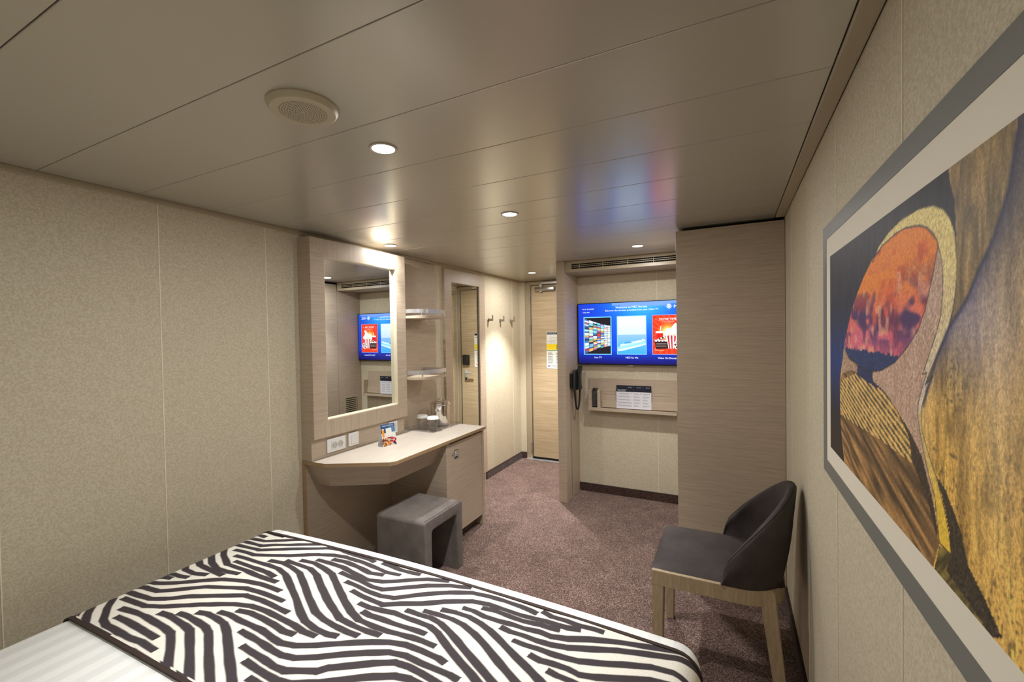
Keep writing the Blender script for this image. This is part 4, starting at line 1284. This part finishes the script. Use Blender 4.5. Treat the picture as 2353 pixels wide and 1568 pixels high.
# traced print of the runner (mm on the bed top) and outlines in the picture (m on the wall)
STRIPES = """-2008,1327 -1935,1327 -1853,1326
-1959,1344 -1898,1347 -1802,1345
-2029,1292 -1936,1290
-2034,1253 -1965,1255 -1901,1261 -1866,1279 -1696,1343
-2035,1222 -1944,1222 -1866,1222 -1823,1249 -1749,1272 -1633,1322 -1592,1339
-2010,1187 -1915,1187 -1834,1190 -1777,1217 -1597,1293 -1560,1313 -1493,1325 -1401,1317 -1318,1314 -1281,1306
-1952,1152 -1876,1153 -1812,1151 -1660,1206 -1555,1258 -1602,1237 -1489,1280 -1429,1290 -1338,1286 -1271,1278 -1190,1270 -1126,1278
-2022,1153 -1943,1102 -1840,1058 -1780,1057 -1723,1057 -1643,1050 -1517,1049
-2029,1101 -1919,1042 -1851,1021 -1779,1022 -1714,1030
-2030,1048 -1949,1012 -1872,1004 -1765,997
-2020,994 -1967,968 -1900,962 -1829,976
-2031,936 -2024,956
-2033,914 -1976,929 -1924,931 -1884,938
-2035,885 -1995,900 -1942,909
-1890,1117 -1820,1118 -1746,1118 -1679,1120 -1607,1118 -1543,1100 -1463,1060 -1353,1004 -1273,960 -1225,938 -1164,926 -1108,924 -1069,931
-1839,1086 -1768,1085 -1693,1083 -1621,1081 -1561,1071
-2032,854 -1961,866 -1881,901 -1810,942 -1735,980 -1640,1006 -1558,1016 -1494,1015 -1448,1013
-2030,819 -1965,833 -1887,840 -1827,875 -1742,924 -1591,975 -1505,981 -1381,978
-2006,790 -1925,795 -1854,801 -1795,824 -1733,864 -1545,946 -1459,950 -1311,943
-1963,762 -1887,766 -1819,769 -1758,790 -1705,815 -1638,850 -1528,897 -1464,914 -1382,918 -1308,913 -1239,909 -1187,901 -1130,903
-1486,879 -1425,889 -1365,887 -1305,884 -1244,875 -1196,880
-2008,657 -1966,629
-2012,700 -1956,665 -1884,631
-1996,752 -1938,711 -1861,671 -1812,661 -1729,660 -1665,659 -1604,664 -1515,661
-1891,727 -1813,735 -1745,737 -1667,733 -1616,731 -1564,724 -1479,682 -1390,633
-1845,696 -1773,700 -1709,697 -1634,694 -1576,692
-1727,767 -1677,772 -1614,767 -1567,763 -1520,755 -1399,693 -1291,636 -1227,603
-1662,791 -1609,794 -1545,791 -1491,785 -1452,773 -1348,716 -1239,660 -1176,627
-1604,818 -1558,828 -1505,826 -1452,819 -1399,797 -1293,741 -1186,685 -1125,651
-1536,850 -1482,855 -1422,850 -1369,850 -1308,849 -1253,841 -1203,837 -1155,849 -1094,878 -1042,909 -1001,934 -959,957 -912,977 -859,988 -801,991 -742,990 -714,983
-1372,820 -1318,817 -1266,814 -1211,808 -1154,806 -1109,815 -1053,844 -1030,859 -980,892 -940,916 -883,944 -831,955 -771,953 -715,954 -679,954 -648,949
-1302,782 -1246,777 -1191,774 -1135,768 -1092,771 -1009,808 -993,827 -944,859 -895,892 -842,922 -796,927 -748,924 -708,919 -651,912
-1236,749 -1181,742 -1130,740 -1082,738 -1040,746 -974,779 -908,825 -861,856 -809,884 -768,894 -723,892
-1163,712 -1108,709 -1072,706
-1612,635 -1545,634 -1463,630
-1709,1147 -1629,1155 -1563,1145 -1496,1128 -1429,1090 -1324,1031 -1233,984 -1173,968 -1125,961 -1059,958 -1015,960
-1642,1173 -1565,1171 -1488,1167 -1421,1143 -1342,1097 -1252,1049 -1180,1014 -1132,993 -1067,988 -1007,988 -955,991
-1585,1197 -1509,1204 -1434,1190 -1372,1173 -1285,1122 -1199,1073 -1125,1034 -1072,1015 -1013,1013 -946,1014 -885,1019 -827,1024 -777,1023
-1523,1227 -1449,1229 -1371,1226 -1289,1209 -1217,1200 -1156,1215 -1085,1256 -1015,1296 -932,1320
-1466,1255 -1397,1261 -1314,1251 -1243,1238 -1184,1252
-1357,1196 -1296,1189 -1234,1184 -1170,1174 -1120,1177 -1054,1219 -988,1262 -916,1296 -836,1319
-1288,1160 -1227,1155 -1164,1146 -1099,1143 -1047,1153 -1017,1175 -957,1221 -892,1262 -820,1294 -758,1303 -694,1304 -629,1302 -597,1299 -571,1294
-1222,1127 -1165,1116 -1108,1111 -1056,1108 -1007,1135 -941,1169 -880,1212 -795,1253 -735,1263 -673,1264 -611,1264 -533,1273 -494,1270 -458,1271 -419,1281
-1141,1082 -1086,1078 -1033,1083 -991,1090 -944,1088 -891,1089 -847,1088 -807,1074 -747,1040 -677,1004 -626,981 -595,964 -546,935
-1096,1053 -1056,1047 -1011,1050 -964,1049 -912,1050 -871,1053 -833,1053
-968,1117 -916,1120 -869,1124 -825,1116 -776,1094 -714,1061 -631,1018 -564,984 -512,953
-915,1142 -857,1148 -805,1149 -759,1142 -707,1123 -650,1093 -581,1052 -509,1011 -457,980
-866,1173 -815,1181 -763,1182 -712,1171 -672,1157 -624,1133 -548,1092 -456,1043 -400,1010
-1253,1314 -1198,1311 -1150,1306 -1057,1310
-748,1237 -698,1245 -643,1242 -596,1241 -543,1251 -504,1248 -476,1251
-806,1211 -764,1213 -717,1205 -665,1206 -620,1211 -575,1212 -529,1218 -491,1214 -442,1225 -383,1254 -307,1283 -246,1300 43,1381
-562,1314 -525,1302 -477,1302 -431,1297 -387,1303 -352,1304
-650,1185 -612,1179 -568,1182 -523,1179 -478,1181 -430,1191 -372,1216 -299,1250 -240,1269 -188,1285 99,1373
-590,1150 -552,1148 -510,1149 -465,1148 -423,1151 -386,1157 -329,1180 -273,1204 -203,1231 -147,1239 -110,1234 187,1194
-522,1119 -484,1111 -442,1114 -404,1116 -371,1112 -330,1125 -263,1156 -196,1183 -128,1195 167,1247
-454,1086 -423,1081 -383,1081 -345,1077"""
ART={
'hood': [(1.118,1.618),(1.108,1.619),(1.073,1.642),(1.009,1.658),(0.941,1.666),(0.867,1.664),(0.818,1.657),(0.784,1.643),(0.764,1.626),(0.752,1.607),(0.747,1.584),(0.745,1.558),(0.748,1.534),(0.756,1.509),(0.767,1.487),(0.787,1.465),(0.809,1.442),(0.832,1.418),(0.846,1.401),(0.818,1.417),(0.837,1.397),(0.855,1.373),(0.862,1.352),(0.858,1.331),(0.834,1.303),(0.807,1.277),(0.786,1.25),(0.768,1.218),(0.759,1.189),(0.796,1.189),(0.804,1.221),(0.812,1.25),(0.831,1.271),(0.855,1.308),(0.868,1.334),(0.874,1.35),(0.874,1.367),(0.858,1.394),(0.84,1.42),(0.856,1.416),(0.832,1.445),(0.809,1.474),(0.792,1.501),(0.785,1.537),(0.788,1.573),(0.805,1.606),(0.841,1.63),(0.872,1.64),(0.929,1.648),(0.981,1.647),(1.048,1.64)],
'egg': [(0.872,1.64),(0.841,1.631),(0.818,1.618),(0.805,1.606),(0.802,1.596),(0.811,1.576),(0.827,1.544),(0.846,1.512),(0.872,1.483),(0.917,1.455),(0.981,1.425),(1.057,1.405),(1.138,1.395),(1.223,1.403),(1.309,1.413),(1.357,1.437),(1.357,1.454),(1.322,1.49),(1.282,1.531),(1.233,1.565),(1.177,1.597),(1.118,1.623),(1.048,1.64),(0.981,1.647),(0.929,1.648)],
'stem': [(1.234,1.402),(1.114,1.406),(1.112,1.379),(1.041,1.367),(1.148,1.372),(1.234,1.381)],
'flesh': [(0.802,1.596),(0.788,1.573),(0.785,1.537),(0.792,1.501),(0.809,1.474),(0.832,1.445),(0.856,1.416),(0.84,1.42),(0.858,1.394),(0.874,1.367),(0.874,1.35),(0.865,1.332),(0.834,1.28),(0.806,1.22),(0.798,1.188),(0.817,1.239),(0.858,1.293),(0.926,1.328),(1.007,1.356),(1.112,1.38),(1.112,1.399),(1.111,1.395),(1.057,1.405),(0.981,1.425),(0.917,1.455),(0.872,1.483),(0.846,1.512),(0.827,1.544),(0.811,1.576)],
'fleshL': [(1.368,1.433),(1.309,1.41),(1.234,1.399),(1.234,1.384),(1.309,1.384),(1.396,1.356)],
'hill': [(1.393,1.367),(1.307,1.385),(1.218,1.388),(1.112,1.38),(1.035,1.367),(0.957,1.341),(0.904,1.319),(0.865,1.296),(0.834,1.261),(0.817,1.239),(0.801,1.204),(0.796,1.189),(0.817,1.145),(0.834,1.141),(1.356,1.145),(1.395,1.212),(1.413,1.285),(1.412,1.348)],
'hillY': [(1.384,1.355),(1.232,1.385),(1.107,1.374),(1.026,1.362),(0.957,1.341),(0.904,1.319),(0.898,1.272),(1.008,1.271),(1.107,1.27),(1.233,1.265),(1.404,1.261),(1.412,1.327)],
'ridge': [(1.007,1.356),(0.926,1.328),(0.858,1.293),(0.817,1.239),(0.801,1.204),(0.806,1.193),(0.834,1.233),(0.898,1.275),(0.912,1.31),(0.957,1.336)],
'wedge': [(0.759,1.189),(0.766,1.219),(0.786,1.255),(0.807,1.279),(0.776,1.269),(0.734,1.232),(0.714,1.197),(0.676,1.179),(0.64,1.156),(0.659,1.144),(0.726,1.155),(0.775,1.161)],
'lowright': [(0.796,1.186),(0.757,1.189),(0.726,1.177),(0.687,1.173),(0.655,1.146),(0.709,1.112),(0.814,1.141)],
'dline': [(0.616,1.678),(0.63,1.628),(0.658,1.583),(0.686,1.556),(0.72,1.518),(0.767,1.485),(0.804,1.446),(0.841,1.392),(0.823,1.417),(0.852,1.371)],
'navyL': [(1.646,1.813),(1.009,1.759),(0.788,1.732),(0.772,1.7),(0.764,1.672),(0.752,1.647),(0.747,1.6),(0.818,1.657),(0.867,1.664),(0.941,1.666),(1.009,1.658),(1.073,1.642),(1.118,1.618),(1.177,1.597),(1.233,1.565),(1.282,1.531),(1.357,1.454),(1.395,1.38),(1.412,1.348),(1.413,1.285),(1.395,1.212),(1.363,1.145),(1.541,1.143)],
'crack': [(0.817,1.316),(0.771,1.319),(0.735,1.318),(0.706,1.319),(0.673,1.319)],
}
# ================================================================== BED
bed = thing('bed', (-1.06, 0.40, 0), 'double bed made up with white satin-striped linen', 'bed')
obj('base', bx(-1.97, -0.15, -0.60, 1.34, 0.0, 0.26, 0.01), M_BASE, bed)
obj('mattress', bx(-2.0, -0.12, -0.64, 1.385, 0.261, 0.51, 0.05, 4), plain('mattress_ticking', (224, 222, 216), 0.8), bed, 40)
BX0, BX1, BY0, BY1, BZ, BR = -2.04, -0.085, -0.66, 1.425, 0.550, 0.065
bm = bmesh.new()
box(bm, BX0, BX1, BY0, BY1, 0.16, BZ)
bm.faces.ensure_lookup_table()
bmesh.ops.delete(bm, geom=[f_ for f_ in bm.faces if f_.normal.z < -0.5 or all(v.co.z < 0.2 for v in f_.verts)], context='FACES')
ed = [e for e in bm.edges if not all(v.co.z < 0.2 for v in e.verts)]
bmesh.ops.bevel(bm, geom=ed, offset=BR, segments=7, profile=0.5, affect='EDGES')
sd = [e for e in bm.edges if abs(e.verts[0].co.x - e.verts[1].co.x) > 0.5]
bmesh.ops.subdivide_edges(bm, edges=sd, cuts=24, use_grid_fill=True)
def dome(x_):
    return 0.022 * max(0.0, 1 - ((x_ + 1.06) / 0.95) ** 2)
for v in bm.verts:                                   # soft crown of the made bed
    v.co.z += dome(v.co.x) * min(1.0, max(0.0, (v.co.z - 0.40) / 0.13))
for v in bm.verts:                                   # the hem flares out a little
    if v.co.z < 0.45:
        k_ = (0.45 - v.co.z) / 0.29
        v.co.x += 0.03 * k_ * (1 if v.co.x > -1.06 else -1)
        v.co.y += 0.02 * k_ * (1 if v.co.y > 0.4 else -1)
bmesh.ops.recalc_face_normals(bm, faces=list(bm.faces))
obj('duvet', bm, M_LINEN, bed, 60)

# ------------------------------------------------------------------ printed runner across the foot of the bed
STRIPE_W = 0.0112
segs = []
for line in STRIPES.split('\n'):
    p = [tuple(float(v) / 1000.0 for v in q.split(',')) for q in line.split()]
    for i, (a, b_) in enumerate(zip(p[:-1], p[1:])):
        segs.append((a, b_, i == 0, i == len(p) - 2))
RY0, RY1 = 0.632, 1.328
SX_C = -1.06
s_arr = np.linspace(-1.20, 1.20, 1100)
y_arr = np.linspace(RY0, RY1, 330)
half = (BX1 - BX0) / 2 - BR
mid_x = (BX0 + BX1) / 2
RR = BR + 0.004
def prof_x(s):
    a = abs(s); sg = 1 if s >= 0 else -1
    if a <= half:
        return mid_x + s, BZ + 0.004
    d = a - half
    if d <= RR * PI / 2:
        t_ = d / RR
        return mid_x + sg * (half + RR * math.sin(t_)), BZ + 0.004 - RR * (1 - math.cos(t_))
    e = d - RR * PI / 2
    return mid_x + sg * (half + RR + 0.004 + 0.10 * e), BZ + 0.004 - RR - e
XZ = np.array([prof_x(s) for s in s_arr])
SS, YY = np.meshgrid(s_arr, y_arr)
PX = mid_x + SS                                       # unrolled pattern coordinate
PY = YY.copy()
# the traced field of the print; elsewhere the print repeats by its lattice
T1, T2 = np.array([0.747, -0.021]), np.array([0.021, 0.386])
def in_field(x_, y_):
    d = np.stack([x_, y_, np.full_like(x_, BZ + 0.004)], -1) - np.array(CAM)
    c = d @ M3.T
    u = 1008.01 * c[..., 0] / c[..., 2] + 1176.5
    v = 1008.01 * c[..., 1] / c[..., 2] + 784
    return (c[..., 2] > 0) & (u > -20) & (u < 2360) & (v < 1608) & (y_ > 0.645) & (y_ < 1.345) & (x_ > -2.0) & (x_ < -0.02)
ok = in_field(PX, PY) | ((PY > 1.30) & (PX > -1.98) & (PX < -0.16))
res_x, res_y = PX.copy(), PY.copy()
done = ok.copy()
for n, m_ in ((1, 0), (-1, 0), (0, 1), (0, -1), (-1, 1), (1, 1), (1, -1), (-1, -1), (-2, 0), (2, 0), (-2, 1)):
    tx = PX + n * T1[0] + m_ * T2[0]; ty_ = PY + n * T1[1] + m_ * T2[1]
    g = (~done) & in_field(tx, ty_)
    res_x[g] = tx[g]; res_y[g] = ty_[g]
    done |= g
def vnoise(x_, y_, seed=0):
    """smooth value noise, 2-D numpy"""
    rng = np.random.RandomState(seed)
    tab = rng.rand(256, 256)
    xi = np.floor(x_).astype(int); yi = np.floor(y_).astype(int)
    fx = x_ - xi; fy = y_ - yi
    fx = fx * fx * (3 - 2 * fx); fy = fy * fy * (3 - 2 * fy)
    g = lambda a, b_: tab[a % 256, b_ % 256]
    return (g(xi, yi) * (1 - fx) + g(xi + 1, yi) * fx) * (1 - fy) + (g(xi, yi + 1) * (1 - fx) + g(xi + 1, yi + 1) * fx) * fy
qx, qy = res_x.ravel(), res_y.ravel()
dist = np.full(qx.shape, 1.0)
order = np.argsort(qx)
sx_ = qx[order]
for (ax, ay), (bx_, by_), is0, is1 in segs:
    lo_ = np.searchsorted(sx_, min(ax, bx_) - 0.03); hi_ = np.searchsorted(sx_, max(ax, bx_) + 0.03)
    ids = order[lo_:hi_]
    if not len(ids):
        continue
    dx, dy = bx_ - ax, by_ - ay
    L2 = dx * dx + dy * dy + 1e-12
    tr_ = ((qx[ids] - ax) * dx + (qy[ids] - ay) * dy) / L2
    t_ = np.clip(tr_, 0, 1)
    dd = np.hypot(qx[ids] - ax - t_ * dx, qy[ids] - ay - t_ * dy)
    dd = dd - 0.0042 * abs(dy) / math.sqrt(L2)        # strokes running down the bed are broader
    if is0:
        dd = np.where(tr_ < 0, 1.0, dd)
    if is1:
        dd = np.where(tr_ > 1, 1.0, dd)
    dist[ids] = np.minimum(dist[ids], dd)
hw = STRIPE_W * (0.86 + 0.30 * vnoise(qx * 22, qy * 22, 3))
blk = np.clip((hw - dist) / 0.003 + 0.5, 0, 1)
cw = np.array(lin((232, 228, 217))); ck = np.array(lin((66, 60, 63)))
rc_ = cw[None] * (1 - blk[:, None]) + ck[None] * blk[:, None]
Z_ = np.broadcast_to(XZ[:, 1] + np.array([dome(v) for v in XZ[:, 0]]) * np.clip((XZ[:, 1] - 0.40) / 0.13, 0, 1), SS.shape) + 0.0025 * (vnoise(PX * 7, PY * 7, 9) - 0.5) * 2 * np.clip((half - np.abs(SS)) / 0.05, 0, 1)
Pr = np.stack([np.broadcast_to(XZ[:, 0], SS.shape), YY, Z_ + 0.003], -1)
rn = thing('bed_runner', (mid_x, 0.99, BZ), 'black and cream wavy-striped bed runner across the foot of the bed', 'bed runner')
obj('cloth', grid_mesh('cloth', Pr, rc_.reshape(330, 1100, 3), 1100, 330), M_RUNNER, rn, 80)
for yy in (RY0, RY1):
    pth = [(float(a), yy, float(b_) + 0.003 + dome(float(a)) * min(1.0, max(0.0, (float(b_) - 0.40) / 0.13))) for a, b_ in XZ[::8]]
    obj('piping', sweep(pth, 0, sec=[(-0.006, -0.002), (0.006, -0.002), (0.006, 0.003), (-0.006, 0.003)]), M_PIPING, rn, 60)

# ================================================================== PICTURE ON THE RIGHT WALL
XPC = 0.2545
pc = thing('framed_picture', (XR, 0.87, 1.054), 'large framed pastel picture of an egg-shaped landscape on the right wall', 'picture')
yo0, yo1, zo0, zo1 = 0.10, 1.6355, 1.054, 1.7895
ym0, ym1, zm0, zm1 = 0.147, 1.588, 1.094, 1.749
yp0, yp1, zp0, zp1 = 0.20, 1.534, 1.145, 1.692
def mitre_x(name, q):
    bm = bmesh.new()
    a = [bm.verts.new((XR - 0.0002, p[0], p[1])) for p in q]
    b_ = [bm.verts.new((XPC - 0.0012, p[0], p[1])) for p in q]
    bm.faces.new(a); bm.faces.new(b_[::-1])
    for i in range(4):
        bm.faces.new((a[i], b_[i], b_[(i + 1) % 4], a[(i + 1) % 4]))
    bmesh.ops.recalc_face_normals(bm, faces=list(bm.faces))
    obj(name, bm, M_GREYFRAME, pc)
mitre_x('frame_rail', [(yo0, zo1), (yo1, zo1), (ym1, zm1), (ym0, zm1)])
mitre_x('frame_rail', [(yo0, zo0), (yo1, zo0), (ym1, zm0), (ym0, zm0)])
mitre_x('frame_stile', [(yo0, zo0), (yo0, zo1), (ym0, zm1), (ym0, zm0)])
mitre_x('frame_stile', [(yo1, zo0), (yo1, zo1), (ym1, zm1), (ym1, zm0)])
obj('mount', bx(XPC, XR - 0.002, ym0, ym1, zm0, zm1), M_MAT, pc)
NY, NZ = 520, 224
yv, zv = np.meshgrid(np.linspace(yp1, yp0, NY), np.linspace(zp0, zp1, NZ))
def inside(poly):
    x_, y_ = yv, zv
    r_ = np.zeros(x_.shape, bool)
    n = len(poly)
    j = n - 1
    for i in range(n):
        xi, yi = poly[i]; xj, yj = poly[j]
        if yi != yj:
            c = ((yi > y_) != (yj > y_)) & (x_ < (xj - xi) * (y_ - yi) / (yj - yi) + xi)
            r_ ^= c
        j = i
    return r_
def dline(poly, closed=False):
    d = np.full(yv.shape, 9.0)
    pts_ = poly + ([poly[0]] if closed else [])
    for (ax, ay), (bx_, by_) in zip(pts_[:-1], pts_[1:]):
        dx, dy = bx_ - ax, by_ - ay
        t_ = np.clip(((yv - ax) * dx + (zv - ay) * dy) / (dx * dx + dy * dy + 1e-12), 0, 1)
        d = np.minimum(d, np.hypot(yv - ax - t_ * dx, zv - ay - t_ * dy))
    return d
C3 = lambda c: np.array(c, float)
streak = vnoise(yv * 170, zv * 34, 1) * 0.6 + vnoise(yv * 60, zv * 14, 2) * 0.4          # vertical pencil strokes
fine = vnoise(yv * 420, zv * 420, 5)
blot = vnoise(yv * 9, zv * 9, 7)
def mixn(a, b_, t_):
    return C3(a) * (1 - t_[..., None]) + C3(b_) * t_[..., None]
# right field: grey-brown at the top into ochre lower down
tz = np.clip((1.62 - zv) / 0.40, 0, 1)
img = mixn((158, 136, 98), (234, 182, 84), tz)
img = img * (1 - 0.75 * np.clip(streak - 0.42, 0, 1)[..., None])
spk = np.clip((vnoise(yv * 300, zv * 190, 71) - 0.62) * 4, 0, 1) * np.clip(vnoise(yv * 16, zv * 12, 72) * 1.8 - 0.5, 0, 1)
img = img * (1 - 0.55 * spk[..., None])
img += ((vnoise(yv * 40, zv * 6, 13) - 0.5) * 60)[..., None] * C3((1, 0.9, 0.5))
pale = np.clip(vnoise(yv * 14, zv * 5, 21) - 0.45, 0, 1) * 1.6
img = img * (1 - pale[..., None] * 0.5) + C3((232, 206, 170)) * (pale[..., None] * 0.5)
# dark/blue shading below the diagonal line
dl = ART['dline']
dz = np.array(sorted(dl, key=lambda p: p[1]))
yline = np.interp(zv, dz[:, 1], dz[:, 0])
rr_ = np.clip((yline - yv), 0, 1)
sh = np.where(yv < yline, np.exp(-rr_ / 0.035), 0) * np.clip((zv - 1.38) / 0.10, 0, 1)
img = img * (1 - 0.85 * sh[..., None]) + C3((40, 44, 84)) * (0.85 * sh[..., None])
sh2 = np.where(yv < yline, np.exp(-rr_ / 0.22), 0) * np.clip((zv - 1.52) / 0.12, 0, 1) * np.clip(streak * 1.5, 0, 1)
img = img * (1 - 0.45 * sh2[..., None]) + C3((66, 58, 60)) * (0.45 * sh2[..., None])
tv_reflect = np.exp(-((yv - 0.70) / 0.09) ** 2 - ((zv - 1.49) / 0.07) ** 2) * 0.55  # television's faint reflection painted in as a lavender patch
img = img * (1 - tv_reflect[..., None]) + C3((176, 168, 190)) * tv_reflect[..., None]
# strip between hood and diagonal
up = (yv > yline) & (zv > 1.40)
tan = mixn((92, 80, 60), (176, 146, 96), np.clip(streak * 1.3 - 0.1, 0, 1))
img = np.where(up[..., None], tan, img)
# navy background on the left
nav = inside(ART['navyL'])
tb_ = np.exp(-((zv - 1.40) / 0.10) ** 2)
navc = mixn((34, 32, 44), (22, 52, 112), tb_) + (streak - 0.5)[..., None] * 26
lowk = np.clip((1.28 - zv) / 0.08, 0, 1)
navc = navc * (1 - lowk[..., None]) + C3((44, 36, 32)) * lowk[..., None]
img = np.where(nav[..., None], navc, img)
def fill(key, col):
    global img
    mk = inside(ART[key])
    img = np.where(mk[..., None], col, img)
fill('flesh', mixn((164, 128, 104), (206, 178, 160), np.clip(fine * 0.6 + streak * 0.5, 0, 1)))
fill('fleshL', mixn((150, 116, 92), (190, 160, 136), fine))
# hill
hc = mixn((74, 58, 40), (186, 140, 84), np.clip(vnoise((zv - yv * 0.28) * 110, (yv + zv * 0.28) * 12, 31) * 1.25 - 0.15, 0, 1))
fill('hill', hc)
fill('hillY', mixn((74, 64, 48), (224, 184, 110), np.clip(0.75 + 0.8 * np.sin((zv * 1.0 - yv * 0.27) * 520) + (vnoise(yv * 80, zv * 90, 41) - 0.5) * 1.2, 0, 1)))
fill('ridge', mixn((40, 36, 36), (84, 66, 46), fine))
fill('lowright', mixn((66, 60, 34), (150, 130, 70), vnoise((yv + zv) * 160, (yv - zv) * 20, 33)))
fill('wedge', mixn((42, 38, 34), (78, 68, 52), fine))
# hood and river
hd_t = np.clip((zv - 1.40) / 0.2, 0, 1)
fill('hood', mixn((208, 192, 170), (226, 202, 132), hd_t) * (0.93 + 0.12 * fine[..., None]))
riv = inside(ART['hood']) & (zv < 1.36)
img = np.where(riv[..., None], mixn((206, 184, 130), (226, 186, 66), np.clip((1.33 - zv) / 0.1, 0, 1)), img)
# egg
eg = inside(ART['egg'])
te = np.clip((zv - 1.42) / 0.20, 0, 1)
b1 = 0.6 * vnoise(yv * 13 + zv * 4, zv * 26, 51) + 0.4 * vnoise(yv * 40, zv * 70, 53); b2 = 0.6 * vnoise(yv * 12, zv * 30, 52) + 0.4 * vnoise(yv * 45, zv * 60, 54)
ec = mixn((216, 104, 126), (236, 130, 40), np.clip((te - 0.25) / 0.5, 0, 1))
pur = np.clip((b1 - 0.44) * 6, 0, 1) * np.exp(-((te - 0.42) / 0.30) ** 2)
ec = ec * (1 - pur[..., None]) + C3((72, 40, 92)) * pur[..., None]
red = np.clip((b2 - 0.5) * 5, 0, 1) * np.clip(te, 0, 1) * 0.8
ec = ec * (1 - red[..., None]) + C3((176, 44, 34)) * red[..., None]
lt = np.clip((vnoise(yv * 45, zv * 50, 55) - 0.60) * 3.5, 0, 1) * (te < 0.8)
ec = ec * (1 - 0.7 * lt[..., None]) + C3((230, 170, 130)) * (0.7 * lt[..., None])
base_line = 1.438 + 0.008 * (vnoise(yv * 120, zv * 0, 61) - 0.5)
ec = np.where((zv < base_line)[..., None], mixn((22, 36, 78), (44, 64, 118), fine), ec)
img = np.where(eg[..., None], ec, img)
fill('stem', mixn((24, 36, 74), (40, 54, 96), fine))
for key, wd_, closed in (('egg', 0.0016, True), ('crack', 0.0040, False), ('hood', 0.0013, True)):
    k_ = np.clip(1.3 - dline(ART[key], closed) / wd_, 0, 1) * (0.75 + 0.25 * fine)
    if key == 'crack':
        k_ = k_ * np.clip(vnoise(yv * 110, zv * 150, 81) * 1.9 - 0.75, 0, 1) * 0.8
    img = img * (1 - 0.85 * k_[..., None]) + C3((34, 30, 36)) * (0.85 * k_[..., None])
k_ = np.clip(1 - dline(dl) / 0.006, 0, 1) * 0.7
img = img * (1 - k_[..., None]) + C3((36, 40, 72)) * k_[..., None]
img = (img * 1.10 * (0.90 + 0.2 * fine[..., None])).clip(0, 255) / 255.0
img = np.where(img <= 0.04045, img / 12.92, ((img + 0.055) / 1.055) ** 2.4)
obj('painting', grid_mesh('painting', np.stack([np.full_like(yv, XPC - 0.0004), yv, zv], -1), img, NY, NZ), M_PAINT, pc)

# ================================================================== NOTICE ON THE ENTRANCE DOOR
YN = YF - 0.0065
dn = thing('door_notice', (-1.755, YN, 1.074), 'white safety notice with navy heading and yellow box on the entrance door', 'notice')
obj('sheet', bx(-1.907, -1.607, YN, YN + 0.0024, 1.074, 1.496), white_card, dn)
f = Flat()
w_, h_ = 0.300, 0.422
f.rect(0, 0, w_, h_, (214, 215, 210), 1).rect(0.004, h_ - 0.030, w_ - 0.004, h_ - 0.004, (22, 26, 54), 2)
f.text('MSC WORLD EUROPA', 0.010, h_ - 0.0155, 0.0115, (226, 228, 236), 3, 'LEFT', 0.02)
f.rect(0.012, h_ - 0.0245, 0.11, h_ - 0.0215, (150, 154, 176), 3)
for (a, b_, c, d) in ((0.05, 0.325, 0.25, 0.327), (0.05, 0.352, 0.25, 0.354), (0.05, 0.325, 0.052, 0.354), (0.248, 0.325, 0.25, 0.354), (0.12, 0.325, 0.122, 0.354), (0.18, 0.325, 0.182, 0.354), (0.012, 0.310, 0.10, 0.312)):
    f.rect(a, b_, c, d, (70, 72, 74), 3)
f.poly([(0.225, 0.366), (0.29, 0.366), (0.28, 0.372), (0.24, 0.374)], (30, 32, 50), 3)
for k_ in range(7):
    f.disc(0.06 + k_ * 0.03, 0.297, 0.008, (96, 98, 98), 3, 10).disc(0.06 + k_ * 0.03, 0.297, 0.0065, (214, 215, 210), 4, 10)
f.rect(0.003, 0.216, w_ - 0.003, 0.283, (232, 204, 24), 3).rect(0.003, 0.203, w_ - 0.003, 0.212, (66, 130, 66), 3)
for k_ in range(6):
    f.rect(0.12, 0.222 + k_ * 0.009, 0.262 - 0.02 * (k_ % 2), 0.227 + k_ * 0.009, (60, 56, 18), 4)
random.seed(2)
for c in range(3):
    u = 0.014 + c * 0.096
    f.disc(u + 0.03, 0.191, 0.005, (40, 42, 44), 3, 10)
    for k_ in range(20):
        if k_ % 5 == 4:
            continue
        f.rect(u, 0.178 - k_ * 0.0066, u + 0.074 - 0.02 * random.random(), 0.1815 - k_ * 0.0066, (112, 114, 112), 3)
f.rect(0.012, 0.020, 0.040, 0.040, (40, 60, 120), 3).rect(0.019, 0.024, 0.033, 0.036, (214, 215, 210), 4)
for k_ in range(4):
    f.rect(0.05 + 0.012 * k_, 0.034 - k_ * 0.007, 0.20, 0.037 - k_ * 0.007, (110, 112, 120), 3)
f.poly([(0.25, 0.018), (0.262, 0.018), (0.285, 0.042), (0.275, 0.042)], (176, 40, 40), 3)
f.build('print', (-1.907, YN - 0.0002, 1.074), (1, 0, 0), (0, 0, 1), (0, -1, 0), M_PRINT, dn)
